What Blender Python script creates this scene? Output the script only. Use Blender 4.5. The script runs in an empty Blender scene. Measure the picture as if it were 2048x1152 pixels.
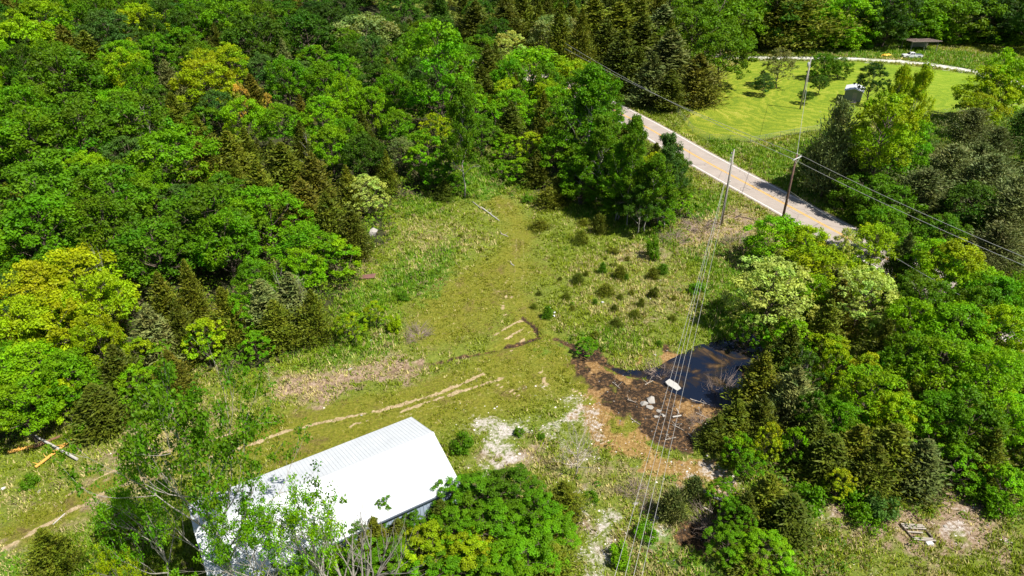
import bpy, math, random
import numpy as np
from mathutils import Vector, Matrix

# ------------------------------------------------------------------ camera, world, sun, exposure
S = bpy.context.scene
COL = S.collection
PITCH, CAMH, F = 31.0, 46.0, 1365.0
cam_d = bpy.data.cameras.new('camera')
cam = bpy.data.objects.new('camera', cam_d)
COL.objects.link(cam)
cam.location = (0, 0, CAMH)
cam.rotation_euler = (math.radians(90 - PITCH), 0, 0)
cam_d.sensor_width = 36.0
cam_d.lens = 36.0 * F / 2048.0
cam_d.clip_start = 0.5
cam_d.clip_end = 6000
S.camera = cam

SUN_EL = 58.0
SUN_AZ = math.atan2(-0.50, 0.86)          # direction towards the sun in the ground plane (x, y): right and towards the viewer
sd = Vector((math.cos(SUN_AZ) * math.cos(math.radians(SUN_EL)), math.sin(SUN_AZ) * math.cos(math.radians(SUN_EL)), math.sin(math.radians(SUN_EL))))
sl = bpy.data.lights.new('sun', 'SUN')
sl.energy = 5.0
sl.angle = math.radians(0.5)
sl.color = (1.0, 0.955, 0.87)
so = bpy.data.objects.new('sun', sl)
COL.objects.link(so)
so.rotation_euler = sd.to_track_quat('Z', 'Y').to_euler()
so.location = (0, 0, 300)

world = bpy.data.worlds.new('World')
S.world = world
world.use_nodes = True
wn = world.node_tree
bg = wn.nodes['Background']
sky = wn.nodes.new('ShaderNodeTexSky')
sky.sky_type = 'NISHITA'
sky.sun_disc = False
sky.sun_elevation = math.radians(SUN_EL)
sky.sun_rotation = math.pi / 2 - SUN_AZ
wn.links.new(sky.outputs[0], bg.inputs[0])
bg.inputs[1].default_value = 0.06

S.view_settings.view_transform = 'Standard'
S.view_settings.look = 'None'
S.view_settings.exposure = 0.79
S.view_settings.gamma = 1.0
S.render.engine = 'CYCLES'
S.cycles.max_bounces = 6
S.cycles.diffuse_bounces = 3
S.cycles.transmission_bounces = 3
S.cycles.glossy_bounces = 2

rng = np.random.default_rng(7)
rnd = random.Random(11)

# ------------------------------------------------------------------ noise and terrain
_tab = np.random.default_rng(3).random((256, 256))
def vnoise(x, y):
    x = np.asarray(x, float); y = np.asarray(y, float)
    xi = np.floor(x).astype(int); yi = np.floor(y).astype(int)
    fx = x - xi; fy = y - yi
    fx = fx * fx * (3 - 2 * fx); fy = fy * fy * (3 - 2 * fy)
    a = _tab[xi & 255, yi & 255]; b = _tab[(xi + 1) & 255, yi & 255]
    c = _tab[xi & 255, (yi + 1) & 255]; d = _tab[(xi + 1) & 255, (yi + 1) & 255]
    return (a * (1 - fx) + b * fx) * (1 - fy) + (c * (1 - fx) + d * fx) * fy
def fbm(x, y, o=4):
    s = 0; a = 0.5; n = 0
    for i in range(o):
        s = s + a * vnoise(x * 2 ** i + 17.3 * i, y * 2 ** i + 5.1 * i); n += a; a *= 0.5
    return s / n
def sst(a, b, x):
    t = np.clip((np.asarray(x, float) - a) / (b - a), 0, 1)
    return t * t * (3 - 2 * t)

_s, _c = math.sin(math.radians(PITCH)), math.cos(math.radians(PITCH))
def flat_at(px, py, z=0.0):
    a = (px - 1024) / F; b = (576 - py) / F
    t = (CAMH - z) / (_s - b * _c)
    return (t * a, t * (_c + b * _s))
def proj(X, Y, Z):
    d = Y * _c + (CAMH - Z) * _s; u = Y * _s - (CAMH - Z) * _c
    return 1024 + F * X / d, 576 - F * u / d, d

def poly_w(pts): return [flat_at(*p) for p in pts]
POND_PX = [(1318, 752), (1338, 716), (1390, 696), (1440, 678), (1500, 655), (1530, 690), (1515, 770), (1470, 800), (1432, 808), (1392, 800), (1352, 778)]
POND = poly_w(POND_PX)
def poly_sd(poly, x, y):
    """signed distance, negative inside"""
    x = np.asarray(x, float); y = np.asarray(y, float)
    d = np.full(x.shape, 1e9); ins = np.zeros(x.shape, bool)
    n = len(poly)
    for i in range(n):
        ax, ay = poly[i]; bx_, by_ = poly[(i + 1) % n]
        ex, ey = bx_ - ax, by_ - ay
        t = np.clip(((x - ax) * ex + (y - ay) * ey) / (ex * ex + ey * ey + 1e-9), 0, 1)
        d = np.minimum(d, np.hypot(x - ax - t * ex, y - ay - t * ey))
        c = ((ay > y) != (by_ > y))
        with np.errstate(divide='ignore', invalid='ignore'):
            xx = ex * (y - ay) / (ey if abs(ey) > 1e-9 else 1e-9) + ax
        ins ^= c & (x < xx)
    return np.where(ins, -d, d)
def line_d(pts, x, y):
    x = np.asarray(x, float); y = np.asarray(y, float)
    d = np.full(x.shape, 1e9)
    for i in range(len(pts) - 1):
        ax, ay = pts[i]; bx_, by_ = pts[i + 1]
        ex, ey = bx_ - ax, by_ - ay
        t = np.clip(((x - ax) * ex + (y - ay) * ey) / (ex * ex + ey * ey + 1e-9), 0, 1)
        d = np.minimum(d, np.hypot(x - ax - t * ex, y - ay - t * ey))
    return d

def smooth_line(pts, n=12):
    """Catmull-Rom through the points"""
    P = [pts[0]] + list(pts) + [pts[-1]]
    out = []
    for i in range(1, len(P) - 2):
        p0, p1, p2, p3 = [np.array(q, float) for q in P[i - 1:i + 3]]
        for k in range(n):
            t = k / n
            out.append(tuple(0.5 * ((2 * p1) + (-p0 + p2) * t + (2 * p0 - 5 * p1 + 4 * p2 - p3) * t * t + (-p0 + 3 * p1 - 3 * p2 + p3) * t ** 3)))
    out.append(tuple(np.array(P[-1], float)))
    return out

# road: centre line from its yellow line in the ground plane
_ra, _rb = flat_at(1400, 317), flat_at(1671, 463)
_rd = np.array(_rb) - np.array(_ra); _rd /= np.hypot(*_rd)
_r0 = np.array(flat_at(1258, 236))
ROAD = smooth_line([(_r0[0] - 190, _r0[1] + 95), (_r0[0] - 105, _r0[1] + 82), (_r0[0] - 45, _r0[1] + 58), (_r0[0] - 15, _r0[1] + 30), tuple(_r0), tuple(np.array(_ra)), tuple((np.array(_ra) + np.array(_rb)) / 2), tuple(np.array(_rb)), tuple(np.array(_rb) + _rd * 40), tuple(np.array(_rb) + _rd * 110), tuple(np.array(_rb) + _rd * 200)], 10)
RUT = poly_w([(874, 722), (930, 710), (985, 699), (1040, 686), (1077, 672), (1068, 652), (1045, 632)])
RUT2 = poly_w([(530, 800), (620, 775), (700, 758), (800, 738), (874, 722)])
DITCH = poly_w([(1110, 674), (1142, 686), (1166, 706), (1200, 722), (1250, 740), (1300, 742), (1340, 738)])
STREAM = poly_w([(1440, 1000), (1400, 1060), (1345, 1095), (1310, 1112), (1280, 1150)])

def terrain(x, y):
    x = np.asarray(x, float); y = np.asarray(y, float)
    z = 0.30 * (fbm(x * 0.05 + 9, y * 0.05, 3) - 0.5)
    z = z + 11.0 * sst(78, 190, y) * sst(8, 95, -x)
    near = (x > -60) & (x < 70) & (y < 130)
    z = z + np.where(near, 0.16 * (fbm(x * 0.55, y * 0.55, 3) - 0.5), 0)
    pd = poly_sd(POND, x, y) + 1.6 * (fbm(x * 0.35, y * 0.35 + 40, 3) - 0.5)
    z = z - 1.1 * (1 - sst(-3.5, 1.2, pd)) - 0.28 * (1 - sst(0, 7.0, pd))
    z = z - 0.38 * np.exp(-(line_d(RUT, x, y) / 0.5) ** 2) - 0.22 * np.exp(-(line_d(RUT2, x, y) / 0.5) ** 2)
    z = z - 0.42 * np.exp(-(line_d(DITCH, x, y) / 1.0) ** 2) - 0.8 * np.exp(-(line_d(STREAM, x, y) / 1.3) ** 2)
    rd = line_d(ROAD, x, y)
    z = np.where(rd < 14, z * sst(4.5, 14, rd) - 0.5 * np.exp(-((rd - 6.6) / 1.3) ** 2), z)
    return z
_cx = np.arange(-300, 420.1, 0.6); _cy = np.arange(0, 460.1, 0.6)
_CX, _CY = np.meshgrid(_cx, _cy)
_TZ = terrain(_CX.ravel(), _CY.ravel()).reshape(_CX.shape)
def tzv(x, y):
    """terrain height read from a fine table"""
    u = np.clip((np.asarray(x, float) + 300) / 0.6, 0, len(_cx) - 1.001); v = np.clip(np.asarray(y, float) / 0.6, 0, len(_cy) - 1.001)
    i = u.astype(int); j = v.astype(int); a = u - i; b = v - j
    return (_TZ[j, i] * (1 - a) + _TZ[j, i + 1] * a) * (1 - b) + (_TZ[j + 1, i] * (1 - a) + _TZ[j + 1, i + 1] * a) * b
def tz(x, y): return float(tzv(np.array([x]), np.array([y]))[0])
def at(px, py, h=0.0):
    """point at height h above the ground whose image falls at the pixel"""
    z = h; p = flat_at(px, py, z)
    for _ in range(12):
        z2 = tz(*p) + h
        z = z * 0.4 + z2 * 0.6
        p = flat_at(px, py, z)
    return p[0], p[1], tz(*p)

# ------------------------------------------------------------------ materials
def new_mat(name):
    m = bpy.data.materials.new(name); m.use_nodes = True
    nt = m.node_tree; b = nt.nodes['Principled BSDF']
    return m, nt, b
def N(nt, typ, **kw):
    n = nt.nodes.new(typ)
    for k, v in kw.items(): setattr(n, k, v)
    return n
def ramp(nt, fac, stops, interp='LINEAR'):
    r = N(nt, 'ShaderNodeValToRGB'); r.color_ramp.interpolation = interp
    els = r.color_ramp.elements
    while len(els) > 1: els.remove(els[-1])
    els[0].position = stops[0][0]; els[0].color = tuple(stops[0][1]) + (1,)
    for p, c in stops[1:]:
        e = els.new(p); e.color = tuple(c) + (1,)
    nt.links.new(fac, r.inputs[0]); return r.outputs[0]
def noise(nt, scale, detail=5, rough=0.6, vec=None, dist=0.0):
    n = N(nt, 'ShaderNodeTexNoise'); n.inputs['Scale'].default_value = scale; n.inputs['Detail'].default_value = detail
    n.inputs['Roughness'].default_value = rough; n.inputs['Distortion'].default_value = dist
    if vec is None:
        g = nt.nodes.get('geo') or N(nt, 'ShaderNodeNewGeometry', name='geo'); vec = g.outputs['Position']
    nt.links.new(vec, n.inputs['Vector']); return n.outputs[0]
def mth(nt, op, a, b=None, clamp=False, c=None):
    n = N(nt, 'ShaderNodeMath', operation=op); n.use_clamp = clamp
    for i, v in enumerate((a, b, c)):
        if v is None: continue
        if isinstance(v, (int, float)): n.inputs[i].default_value = v
        else: nt.links.new(v, n.inputs[i])
    return n.outputs[0]
def mix(nt, fac, a, b, typ='MIX'):
    n = N(nt, 'ShaderNodeMix', data_type='RGBA', blend_type=typ)
    for idx, v in ((0, fac), (6, a), (7, b)):
        if isinstance(v, (int, float)): n.inputs[idx].default_value = v
        elif isinstance(v, (tuple, list)): n.inputs[idx].default_value = tuple(v) + (1,) if len(v) == 3 else v
        else: nt.links.new(v, n.inputs[idx])
    return n.outputs[2]
def bump(nt, b, h, strength=0.5, dist=0.1):
    n = N(nt, 'ShaderNodeBump'); n.inputs['Strength'].default_value = strength; n.inputs['Distance'].default_value = dist
    nt.links.new(h, n.inputs['Height']); nt.links.new(n.outputs[0], b.inputs['Normal'])

def simple_mat(name, col, rough=0.7, metal=0.0, var=0.25, scale=3.0, bmp=0.0, spec=0.4):
    m, nt, b = new_mat(name)
    tc = N(nt, 'ShaderNodeTexCoord')
    n = noise(nt, scale, 6, 0.6, tc.outputs['Object'])
    c = mix(nt, n, tuple(x * (1 - var) for x in col), tuple(min(1, x * (1 + var)) for x in col))
    nt.links.new(c, b.inputs['Base Color'])
    b.inputs['Roughness'].default_value = rough; b.inputs['Metallic'].default_value = metal
    b.inputs['Specular IOR Level'].default_value = spec
    if bmp: bump(nt, b, noise(nt, scale * 6, 4, 0.6, tc.outputs['Object']), bmp, 0.03)
    return m

def leaf_mat(name, trans=0.34, rough=0.5, spec=0.3, ttint=(1.25, 1.25, 0.35)):
    m, nt, b = new_mat(name)
    oi = N(nt, 'ShaderNodeObjectInfo'); at_ = N(nt, 'ShaderNodeAttribute', attribute_name='tint')
    c = mix(nt, 1.0, oi.outputs['Color'], at_.outputs['Color'], 'MULTIPLY')
    nt.links.new(c, b.inputs['Base Color'])
    b.inputs['Roughness'].default_value = rough; b.inputs['Specular IOR Level'].default_value = spec
    tr = N(nt, 'ShaderNodeBsdfTranslucent')
    tcol = mix(nt, 1.0, c, ttint, 'MULTIPLY')
    nt.links.new(tcol, tr.inputs[0])
    ms = N(nt, 'ShaderNodeMixShader'); ms.inputs[0].default_value = trans
    nt.links.new(b.outputs[0], ms.inputs[1]); nt.links.new(tr.outputs[0], ms.inputs[2])
    nt.links.new(ms.outputs[0], nt.nodes['Material Output'].inputs[0])
    return m
M = {}
M['leaf'] = leaf_mat('leaf', 0.36, 0.55, 0.14, (1.35, 1.2, 0.3))
M['needle'] = leaf_mat('needle', 0.15, 0.6, 0.2, (1.2, 1.15, 0.5))
M['grass'] = leaf_mat('grass_blade', 0.28, 0.55, 0.2)
M['bark'] = simple_mat('bark', (0.10, 0.075, 0.055), 0.9, 0, 0.4, 4, 0.6)
M['palebark'] = simple_mat('pale_bark', (0.34, 0.31, 0.27), 0.85, 0, 0.35, 5, 0.4)
M['greybark'] = simple_mat('grey_bark', (.22, .20, .17), .9, 0, .35, 5, .4)
M['deadwood'] = simple_mat('dead_wood', (0.40, 0.35, 0.29), 0.85, 0, 0.35, 5, 0.4)
M['twig'] = simple_mat('twig', (0.30, 0.23, 0.19), 0.9, 0, 0.35, 5)

# ------------------------------------------------------------------ mesh helpers
def tag(o, label=None, cat=None, group=None, kind=None):
    if label: o['label'] = label
    if cat: o['category'] = cat
    if group: o['group'] = group
    if kind: o['kind'] = kind
    return o
def link(name, me, mat, parent=None):
    o = bpy.data.objects.new(name, me); COL.objects.link(o)
    if mat is not None: me.materials.append(mat)
    if parent: o.parent = parent
    return o
def np_mesh(name, V, Fq, tint=None, smooth=False):
    """V (n,3); Fq (m,k) equal-sized faces"""
    V = np.asarray(V, np.float32); Fq = np.asarray(Fq, np.int32)
    me = bpy.data.meshes.new(name)
    me.vertices.add(len(V)); me.vertices.foreach_set('co', V.ravel())
    k = Fq.shape[1]; m = Fq.shape[0]
    me.loops.add(m * k); me.loops.foreach_set('vertex_index', Fq.ravel())
    me.polygons.add(m); me.polygons.foreach_set('loop_start', np.arange(0, m * k, k, dtype=np.int32))
    me.polygons.foreach_set('loop_total', np.full(m, k, np.int32))
    if smooth: me.polygons.foreach_set('use_smooth', np.ones(m, bool))
    me.update(calc_edges=True)
    if tint is not None:
        a = me.color_attributes.new('tint', 'FLOAT_COLOR', 'POINT')
        t4 = np.ones((len(V), 4), np.float32); t4[:, :3] = tint
        a.data.foreach_set('color', t4.ravel())
    return me
def empty(name, loc, rz=0.0):
    o = bpy.data.objects.new(name, None); COL.objects.link(o)
    o.location = loc; o.rotation_euler = (0, 0, rz); o.empty_display_size = 0.2
    return o

class MB:
    """collects boxes, tubes and sheets into one mesh"""
    def __init__(s): s.v = []; s.f = []
    def add(s, vs, fs):
        n = len(s.v); s.v += [tuple(q) for q in vs]; s.f += [tuple(i + n for i in q) for q in fs]; return s
    def box(s, c, d, rz=0.0, mat=None, bev=0.0):
        x, y, z = d[0] / 2, d[1] / 2, d[2] / 2
        if bev:
            b = min(bev, x * .45, y * .45, z * .45); vs = []; rings = []
            for (zz, ins) in ((-z, b), (-z + b, 0), (z - b, 0), (z, b)):
                r = []
                for (sx, sy) in ((1, 1), (-1, 1), (-1, -1), (1, -1)):
                    for k in ((0, 1) if sx * sy > 0 else (1, 0)):
                        px = sx * (x - ins - (b if k else 0)); py = sy * (y - ins - (0 if k else b))
                        r.append(len(vs)); vs.append(Vector((px, py, zz)))
                rings.append(r)
            fs = []
            for a, bb in zip(rings, rings[1:]):
                for i in range(8): fs.append((a[i], a[(i + 1) % 8], bb[(i + 1) % 8], bb[i]))
            fs.append(tuple(reversed(rings[0]))); fs.append(tuple(rings[-1]))
        else:
            vs = [Vector((sx * x, sy * y, sz * z)) for sz in (-1, 1) for sy in (-1, 1) for sx in (-1, 1)]
            fs = [(0, 2, 3, 1), (4, 5, 7, 6), (0, 1, 5, 4), (2, 6, 7, 3), (0, 4, 6, 2), (1, 3, 7, 5)]
        R = mat if mat is not None else Matrix.Rotation(rz, 4, 'Z')
        vs = [R @ q + Vector(c) for q in vs]
        return s.add(vs, fs)
    def bar(s, a, b, w, h, up=(0, 0, 1)):
        a = Vector(a); b = Vector(b); d = (b - a); L = d.length; d.normalize()
        u = Vector(up)
        if abs(d.dot(u)) > 0.98: u = Vector((1, 0, 0))
        r = d.cross(u).normalized(); u2 = r.cross(d)
        Rm = Matrix((r, u2, d)).transposed().to_4x4()
        return s.box((a + b) / 2, (w, h, L), mat=Rm)
    def tube(s, pts, rad, n=6, cap=True):
        pts = [Vector(p) for p in pts]
        if not isinstance(rad, (list, tuple)): rad = [rad] * len(pts)
        vs = []; fs = []
        ref = Vector((0.3, 0.2, 1)).normalized()
        for i, p in enumerate(pts):
            d = (pts[min(i + 1, len(pts) - 1)] - pts[max(i - 1, 0)]).normalized()
            r = d.cross(ref)
            if r.length < 0.05: r = d.cross(Vector((1, 0, 0)))
            r.normalize(); u = d.cross(r)
            for k in range(n):
                a = 2 * math.pi * k / n
                vs.append(p + (r * math.cos(a) + u * math.sin(a)) * rad[i])
        for i in range(len(pts) - 1):
            for k in range(n):
                k2 = (k + 1) % n
                fs.append((i * n + k, i * n + k2, (i + 1) * n + k2, (i + 1) * n + k))
        if cap:
            fs.append(tuple(range(n - 1, -1, -1))); fs.append(tuple(range((len(pts) - 1) * n, len(pts) * n)))
        return s.add(vs, fs)
    def prism(s, outline, y0, y1):
        """outline in x,z, extruded along y"""
        n = len(outline)
        vs = [Vector((x, y0, z)) for x, z in outline] + [Vector((x, y1, z)) for x, z in outline]
        fs = [tuple(range(n)), tuple(range(2 * n - 1, n - 1, -1))]
        for i in range(n):
            j = (i + 1) % n; fs.append((i, i + n, j + n, j))
        return s.add(vs, fs)
    def build(s, name, mat, parent=None, smooth=False):
        me = bpy.data.meshes.new(name); me.from_pydata(s.v, [], s.f); me.validate(); me.update()
        if smooth: me.polygons.foreach_set('use_smooth', [True] * len(me.polygons))
        return link(name, me, mat, parent)

def unit(a): return a / (np.linalg.norm(a, axis=1, keepdims=True) + 1e-9)
def cards(C, Nn, size, asp=1.0, r=None, along=None):
    """leaf-shaped quads at C with normal Nn; long axis along 'along' when given"""
    r = r or rng
    n = len(C)
    t = along if along is not None else unit(r.normal(size=(n, 3)))
    u = unit(np.cross(Nn, t)); w = unit(np.cross(u, Nn))       # w long, u wide
    s = np.asarray(size).reshape(-1, 1)
    L = w * s; W = u * s * asp
    P0 = C - L; P1 = C + W * 0.9 - L * 0.1; P2 = C + L; P3 = C - W * 0.9 - L * 0.1
    fold = Nn * s * 0.18
    V = np.stack([P0, P1 + fold, P2, P3 + fold], 1).reshape(-1, 3)
    return V, np.arange(n * 4).reshape(-1, 4)

# ------------------------------------------------------------------ ground masks
def pl(pts): return poly_w(pts)
G = {}
G['track'] = []
G['faint'] = [(pl(q), .16) for q in ([(1000, 742), (1060, 735), (1120, 770), (1180, 815), (1210, 850)], [(985, 755), (1040, 752), (1100, 785), (1165, 835), (1195, 870)], [(960, 742), (1010, 790), (1060, 812), (1110, 826)], [(600, 878), (700, 856), (800, 832), (880, 812), (960, 790), (1030, 778)],
    [(1040, 640), (1022, 590), (1030, 540), (1032, 480), (1010, 430), (985, 395)], [(1052, 630), (1040, 585), (1048, 540), (1046, 480), (1028, 425), (1003, 390)], [(940, 520), (980, 560), (1000, 610), (1010, 650), (985, 690)], [(900, 560), (945, 590), (965, 640), (950, 690)],
    [(1080, 690), (1060, 720), (1010, 735)], [(1095, 690), (1085, 740), (1110, 790)], [(870, 660), (930, 640), (985, 600), (1015, 560)], [(560, 900), (470, 925), (360, 960), (260, 990), (150, 1040), (40, 1100)], [(900, 700), (860, 690), (830, 660), (850, 620)])]
G['track'] += [(pl([(520, 882), (440, 908), (330, 940), (250, 970), (180, 1002), (90, 1052), (0, 1105)]), 0.34), (pl([(480, 862), (330, 905), (210, 950), (120, 1000)]), 0.22), (pl([(495, 890), (530, 876), (575, 861), (640, 844), (700, 832), (760, 820), (820, 804), (880, 786), (935, 764), (985, 738)]), 0.33),
              (pl([(800, 824), (850, 806), (905, 788), (950, 775), (1002, 758)]), 0.30),
              (pl([(985, 672), (1015, 655), (1045, 640)]), 0.24), (pl([(1012, 678), (1035, 665), (1062, 650)]), 0.26),
              (pl([(955, 738), (972, 752), (990, 770), (1008, 778)]), 0.16), (pl([(990, 768), (1020, 782), (1040, 792)]), 0.16),
              (pl([(1020, 705), (1035, 690), (1062, 660)]), 0.2), (pl([(1080, 745), (1086, 760), (1092, 772)]), 0.18),
              (pl([(1150, 780), (1180, 800), (1200, 822)]), 0.3), (pl([(1010, 585), (1016, 600)]), 0.14), (pl([(1000, 590), (1012, 630)]), 0.1), (pl([(1022, 592), (1028, 606)]), 0.1),
              (pl([(745, 838), (700, 850)]), 0.1), (pl([(840, 843), (880, 843)]), 0.16),
              (pl([(1290, 410), (1420, 420)]), 0.0)]
G['gravel'] = [pl([(1180, 1065), (1215, 1060), (1235, 1100), (1240, 1152), (1170, 1152), (1165, 1110)]), pl([(1130, 985), (1160, 990), (1185, 1020), (1150, 1040)]), pl([(1275, 1040), (1310, 1050), (1300, 1085), (1270, 1080)]), pl([(1350, 985), (1390, 1010), (1400, 1040), (1360, 1040)]), pl([(1350, 930), (1400, 940), (1440, 960), (1400, 965)]), pl([(1095, 850), (1150, 830), (1180, 850), (1120, 880)]), pl([(1150, 905), (1200, 915), (1210, 940), (1160, 930)]), pl([(935, 822), (1000, 828), (1035, 848), (1056, 885), (1058, 915), (1042, 922), (1010, 922), (985, 950), (925, 950), (912, 930), (975, 905), (985, 870), (960, 850), (930, 835)]),
               pl([(1075, 768), (1108, 768), (1108, 778), (1078, 778)]), pl([(1140, 800), (1165, 800), (1200, 850), (1205, 880), (1170, 860)]),
               pl([(1195, 1018), (1250, 1010), (1262, 1045), (1215, 1062), (1190, 1045)]),
               pl([(1640, 1040), (1665, 1040), (1690, 1085), (1715, 1120), (1690, 1125), (1650, 1090)]),
               pl([(1885, 1000), (1930, 1005), (1960, 1060), (1950, 1095), (1900, 1085), (1880, 1040)]), pl([(1630, 1025), (1670, 1020), (1690, 1040), (1650, 1048)]),
               pl([(1400, 925), (1470, 955), (1450, 980), (1380, 945)])]
G['clay'] = [pl([(1180, 830), (1190, 780), (1205, 790), (1240, 850), (1290, 885), (1340, 905), (1400, 925), (1440, 965), (1380, 965), (1300, 945), (1230, 925), (1190, 880)]), pl([(1165, 715), (1195, 725), (1220, 745), (1200, 755), (1170, 735)]),
             pl([(1240, 748), (1280, 742), (1290, 752), (1262, 760)]), pl([(1240, 735), (1300, 728), (1330, 705), (1340, 712), (1300, 742), (1250, 745)]), pl([(1380, 790), (1440, 800), (1450, 830), (1400, 850)])]
G['mud'] = [pl([(1160, 712), (1185, 708), (1230, 732), (1300, 735), (1345, 700), (1400, 690), (1480, 655), (1530, 690), (1520, 780), (1455, 820), (1420, 880), (1400, 915), (1340, 905), (1290, 880), (1240, 845), (1205, 790), (1170, 745)]),
            pl([(1290, 1095), (1345, 1075), (1400, 1030), (1440, 990), (1450, 1030), (1400, 1085), (1330, 1115)])]
G['dry'] = [(pl([(540, 745), (640, 730), (760, 738), (800, 748), (720, 770), (640, 790), (560, 790)]), 0.95), (pl([(150, 900), (300, 845), (480, 790), (560, 770), (560, 800), (440, 850), (300, 930), (180, 960)]), 0.6),
            (pl([(0, 1000), (130, 930), (250, 870), (300, 900), (160, 990), (0, 1060)]), 0.5), (pl([(0, 1085), (60, 1060), (170, 1010), (330, 960), (330, 985), (180, 1050), (60, 1110), (0, 1140)]), 0.7),
            (pl([(1350, 440), (1480, 400), (1540, 460), (1460, 530), (1360, 500)]), 0.75), (pl([(1250, 480), (1330, 490), (1330, 520), (1260, 515)]), 0.6),
            (pl([(1100, 880), (1200, 890), (1300, 940), (1420, 980), (1400, 1040), (1250, 1010), (1130, 980)]), 0.5), (pl([(1150, 1020), (1280, 1050), (1420, 1000), (1420, 1080), (1300, 1152), (1160, 1152)]), 0.85),
            (pl([(1640, 1000), (1880, 980), (1980, 1000), (1990, 1100), (1850, 1130), (1680, 1100)]), 0.85), (pl([(800, 430), (930, 440), (940, 490), (860, 530), (760, 510)]), 0.35), (pl([(1220, 560), (1400, 560), (1400, 660), (1240, 690)]), 0.4),
            (pl([(850, 900), (1100, 860), (1120, 950), (900, 960)]), 0.7), (pl([(760, 660), (900, 690), (850, 720), (780, 700)]), 0.3), (pl([(895, 745), (560, 800), (560, 830), (700, 800)]), 0.25)]
G['lush'] = [(pl([(700, 580), (760, 530), (900, 500), (930, 520), (900, 560), (850, 580), (760, 610), (720, 700), (640, 740), (560, 735), (640, 700)]), 0.9), (pl([(900, 400), (930, 300), (1000, 300), (1020, 390), (960, 400)]), 1.0),
             (pl([(1160, 400), (1240, 430), (1330, 460), (1340, 490), (1240, 470), (1160, 430)]), 0.9), (pl([(1370, 400), (1440, 360), (1470, 400), (1440, 440), (1380, 440)]), 1.0),
             (pl([(1100, 690), (1250, 660), (1330, 690), (1240, 730), (1180, 700)]), 0.7), (pl([(1380, 520), (1500, 480), (1510, 640), (1400, 690), (1350, 690), (1400, 600)]), 0.8),
             (pl([(0, 1152), (0, 1120), (200, 1040), (420, 960), (420, 1152)]), 0.8), (pl([(1180, 1080), (1400, 1040), (1440, 1152), (1180, 1152)]), 0.75), (pl([(1390, 255), (1450, 300), (1640, 420), (1720, 360), (1650, 280), (1500, 288)]), 0.75),
             (pl([(1700, 450), (1650, 280), (1850, 235), (2048, 220), (2100, 600), (1800, 500)]), 0.8), (pl([(780, 380), (880, 370), (900, 430), (800, 430)]), 0.6), (pl([(1560, 110), (1760, 80), (2100, 130), (2100, 190), (1960, 140), (1800, 118)]), 0.9)]
G['lane'] = [(pl([(-60, 1160), (0, 1100), (110, 1035), (200, 985), (330, 935), (450, 900), (560, 858), (760, 812), (880, 775), (980, 730), (1030, 690), (1055, 640), (1030, 600), (990, 560), (1030, 500), (1040, 450), (1000, 410), (975, 385)]), 2.6),
             (pl([(1000, 740), (1090, 700), (1200, 780), (1240, 840)]), 4.0), (pl([(900, 610), (1010, 540), (960, 600), (880, 650)]), 5.5), (pl([(600, 900), (800, 830), (950, 800), (1080, 760)]), 4.5)]
LAWN = pl([(1360, 262), (1415, 275), (1500, 284), (1640, 258), (1760, 244), (1935, 220), (2110, 215), (2110, 190), (1960, 150), (1800, 130), (1700, 122), (1480, 122), (1420, 170), (1380, 220)])
DRIVE = smooth_line(pl([(1380, 114), (1450, 114), (1505, 115), (1600, 117), (1700, 118), (1790, 123), (1870, 131), (1960, 145), (2040, 164), (2120, 190)]), 8)
WOOD_L = pl([(-500, 1500), (-160, 1040), (0, 905), (130, 850), (330, 800), (380, 752), (500, 720), (560, 712), (650, 640), (700, 560), (730, 500), (790, 450), (800, 405), (905, 395), (925, 300), (990, 292), (1010, 380), (1100, 390), (1180, 400), (1260, 440), (1340, 465), (1385, 400), (1330, 330), (1225, 245), (1160, 205), (1020, 120), (900, 40), (-2200, 80), (-4200, 500)])

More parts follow.
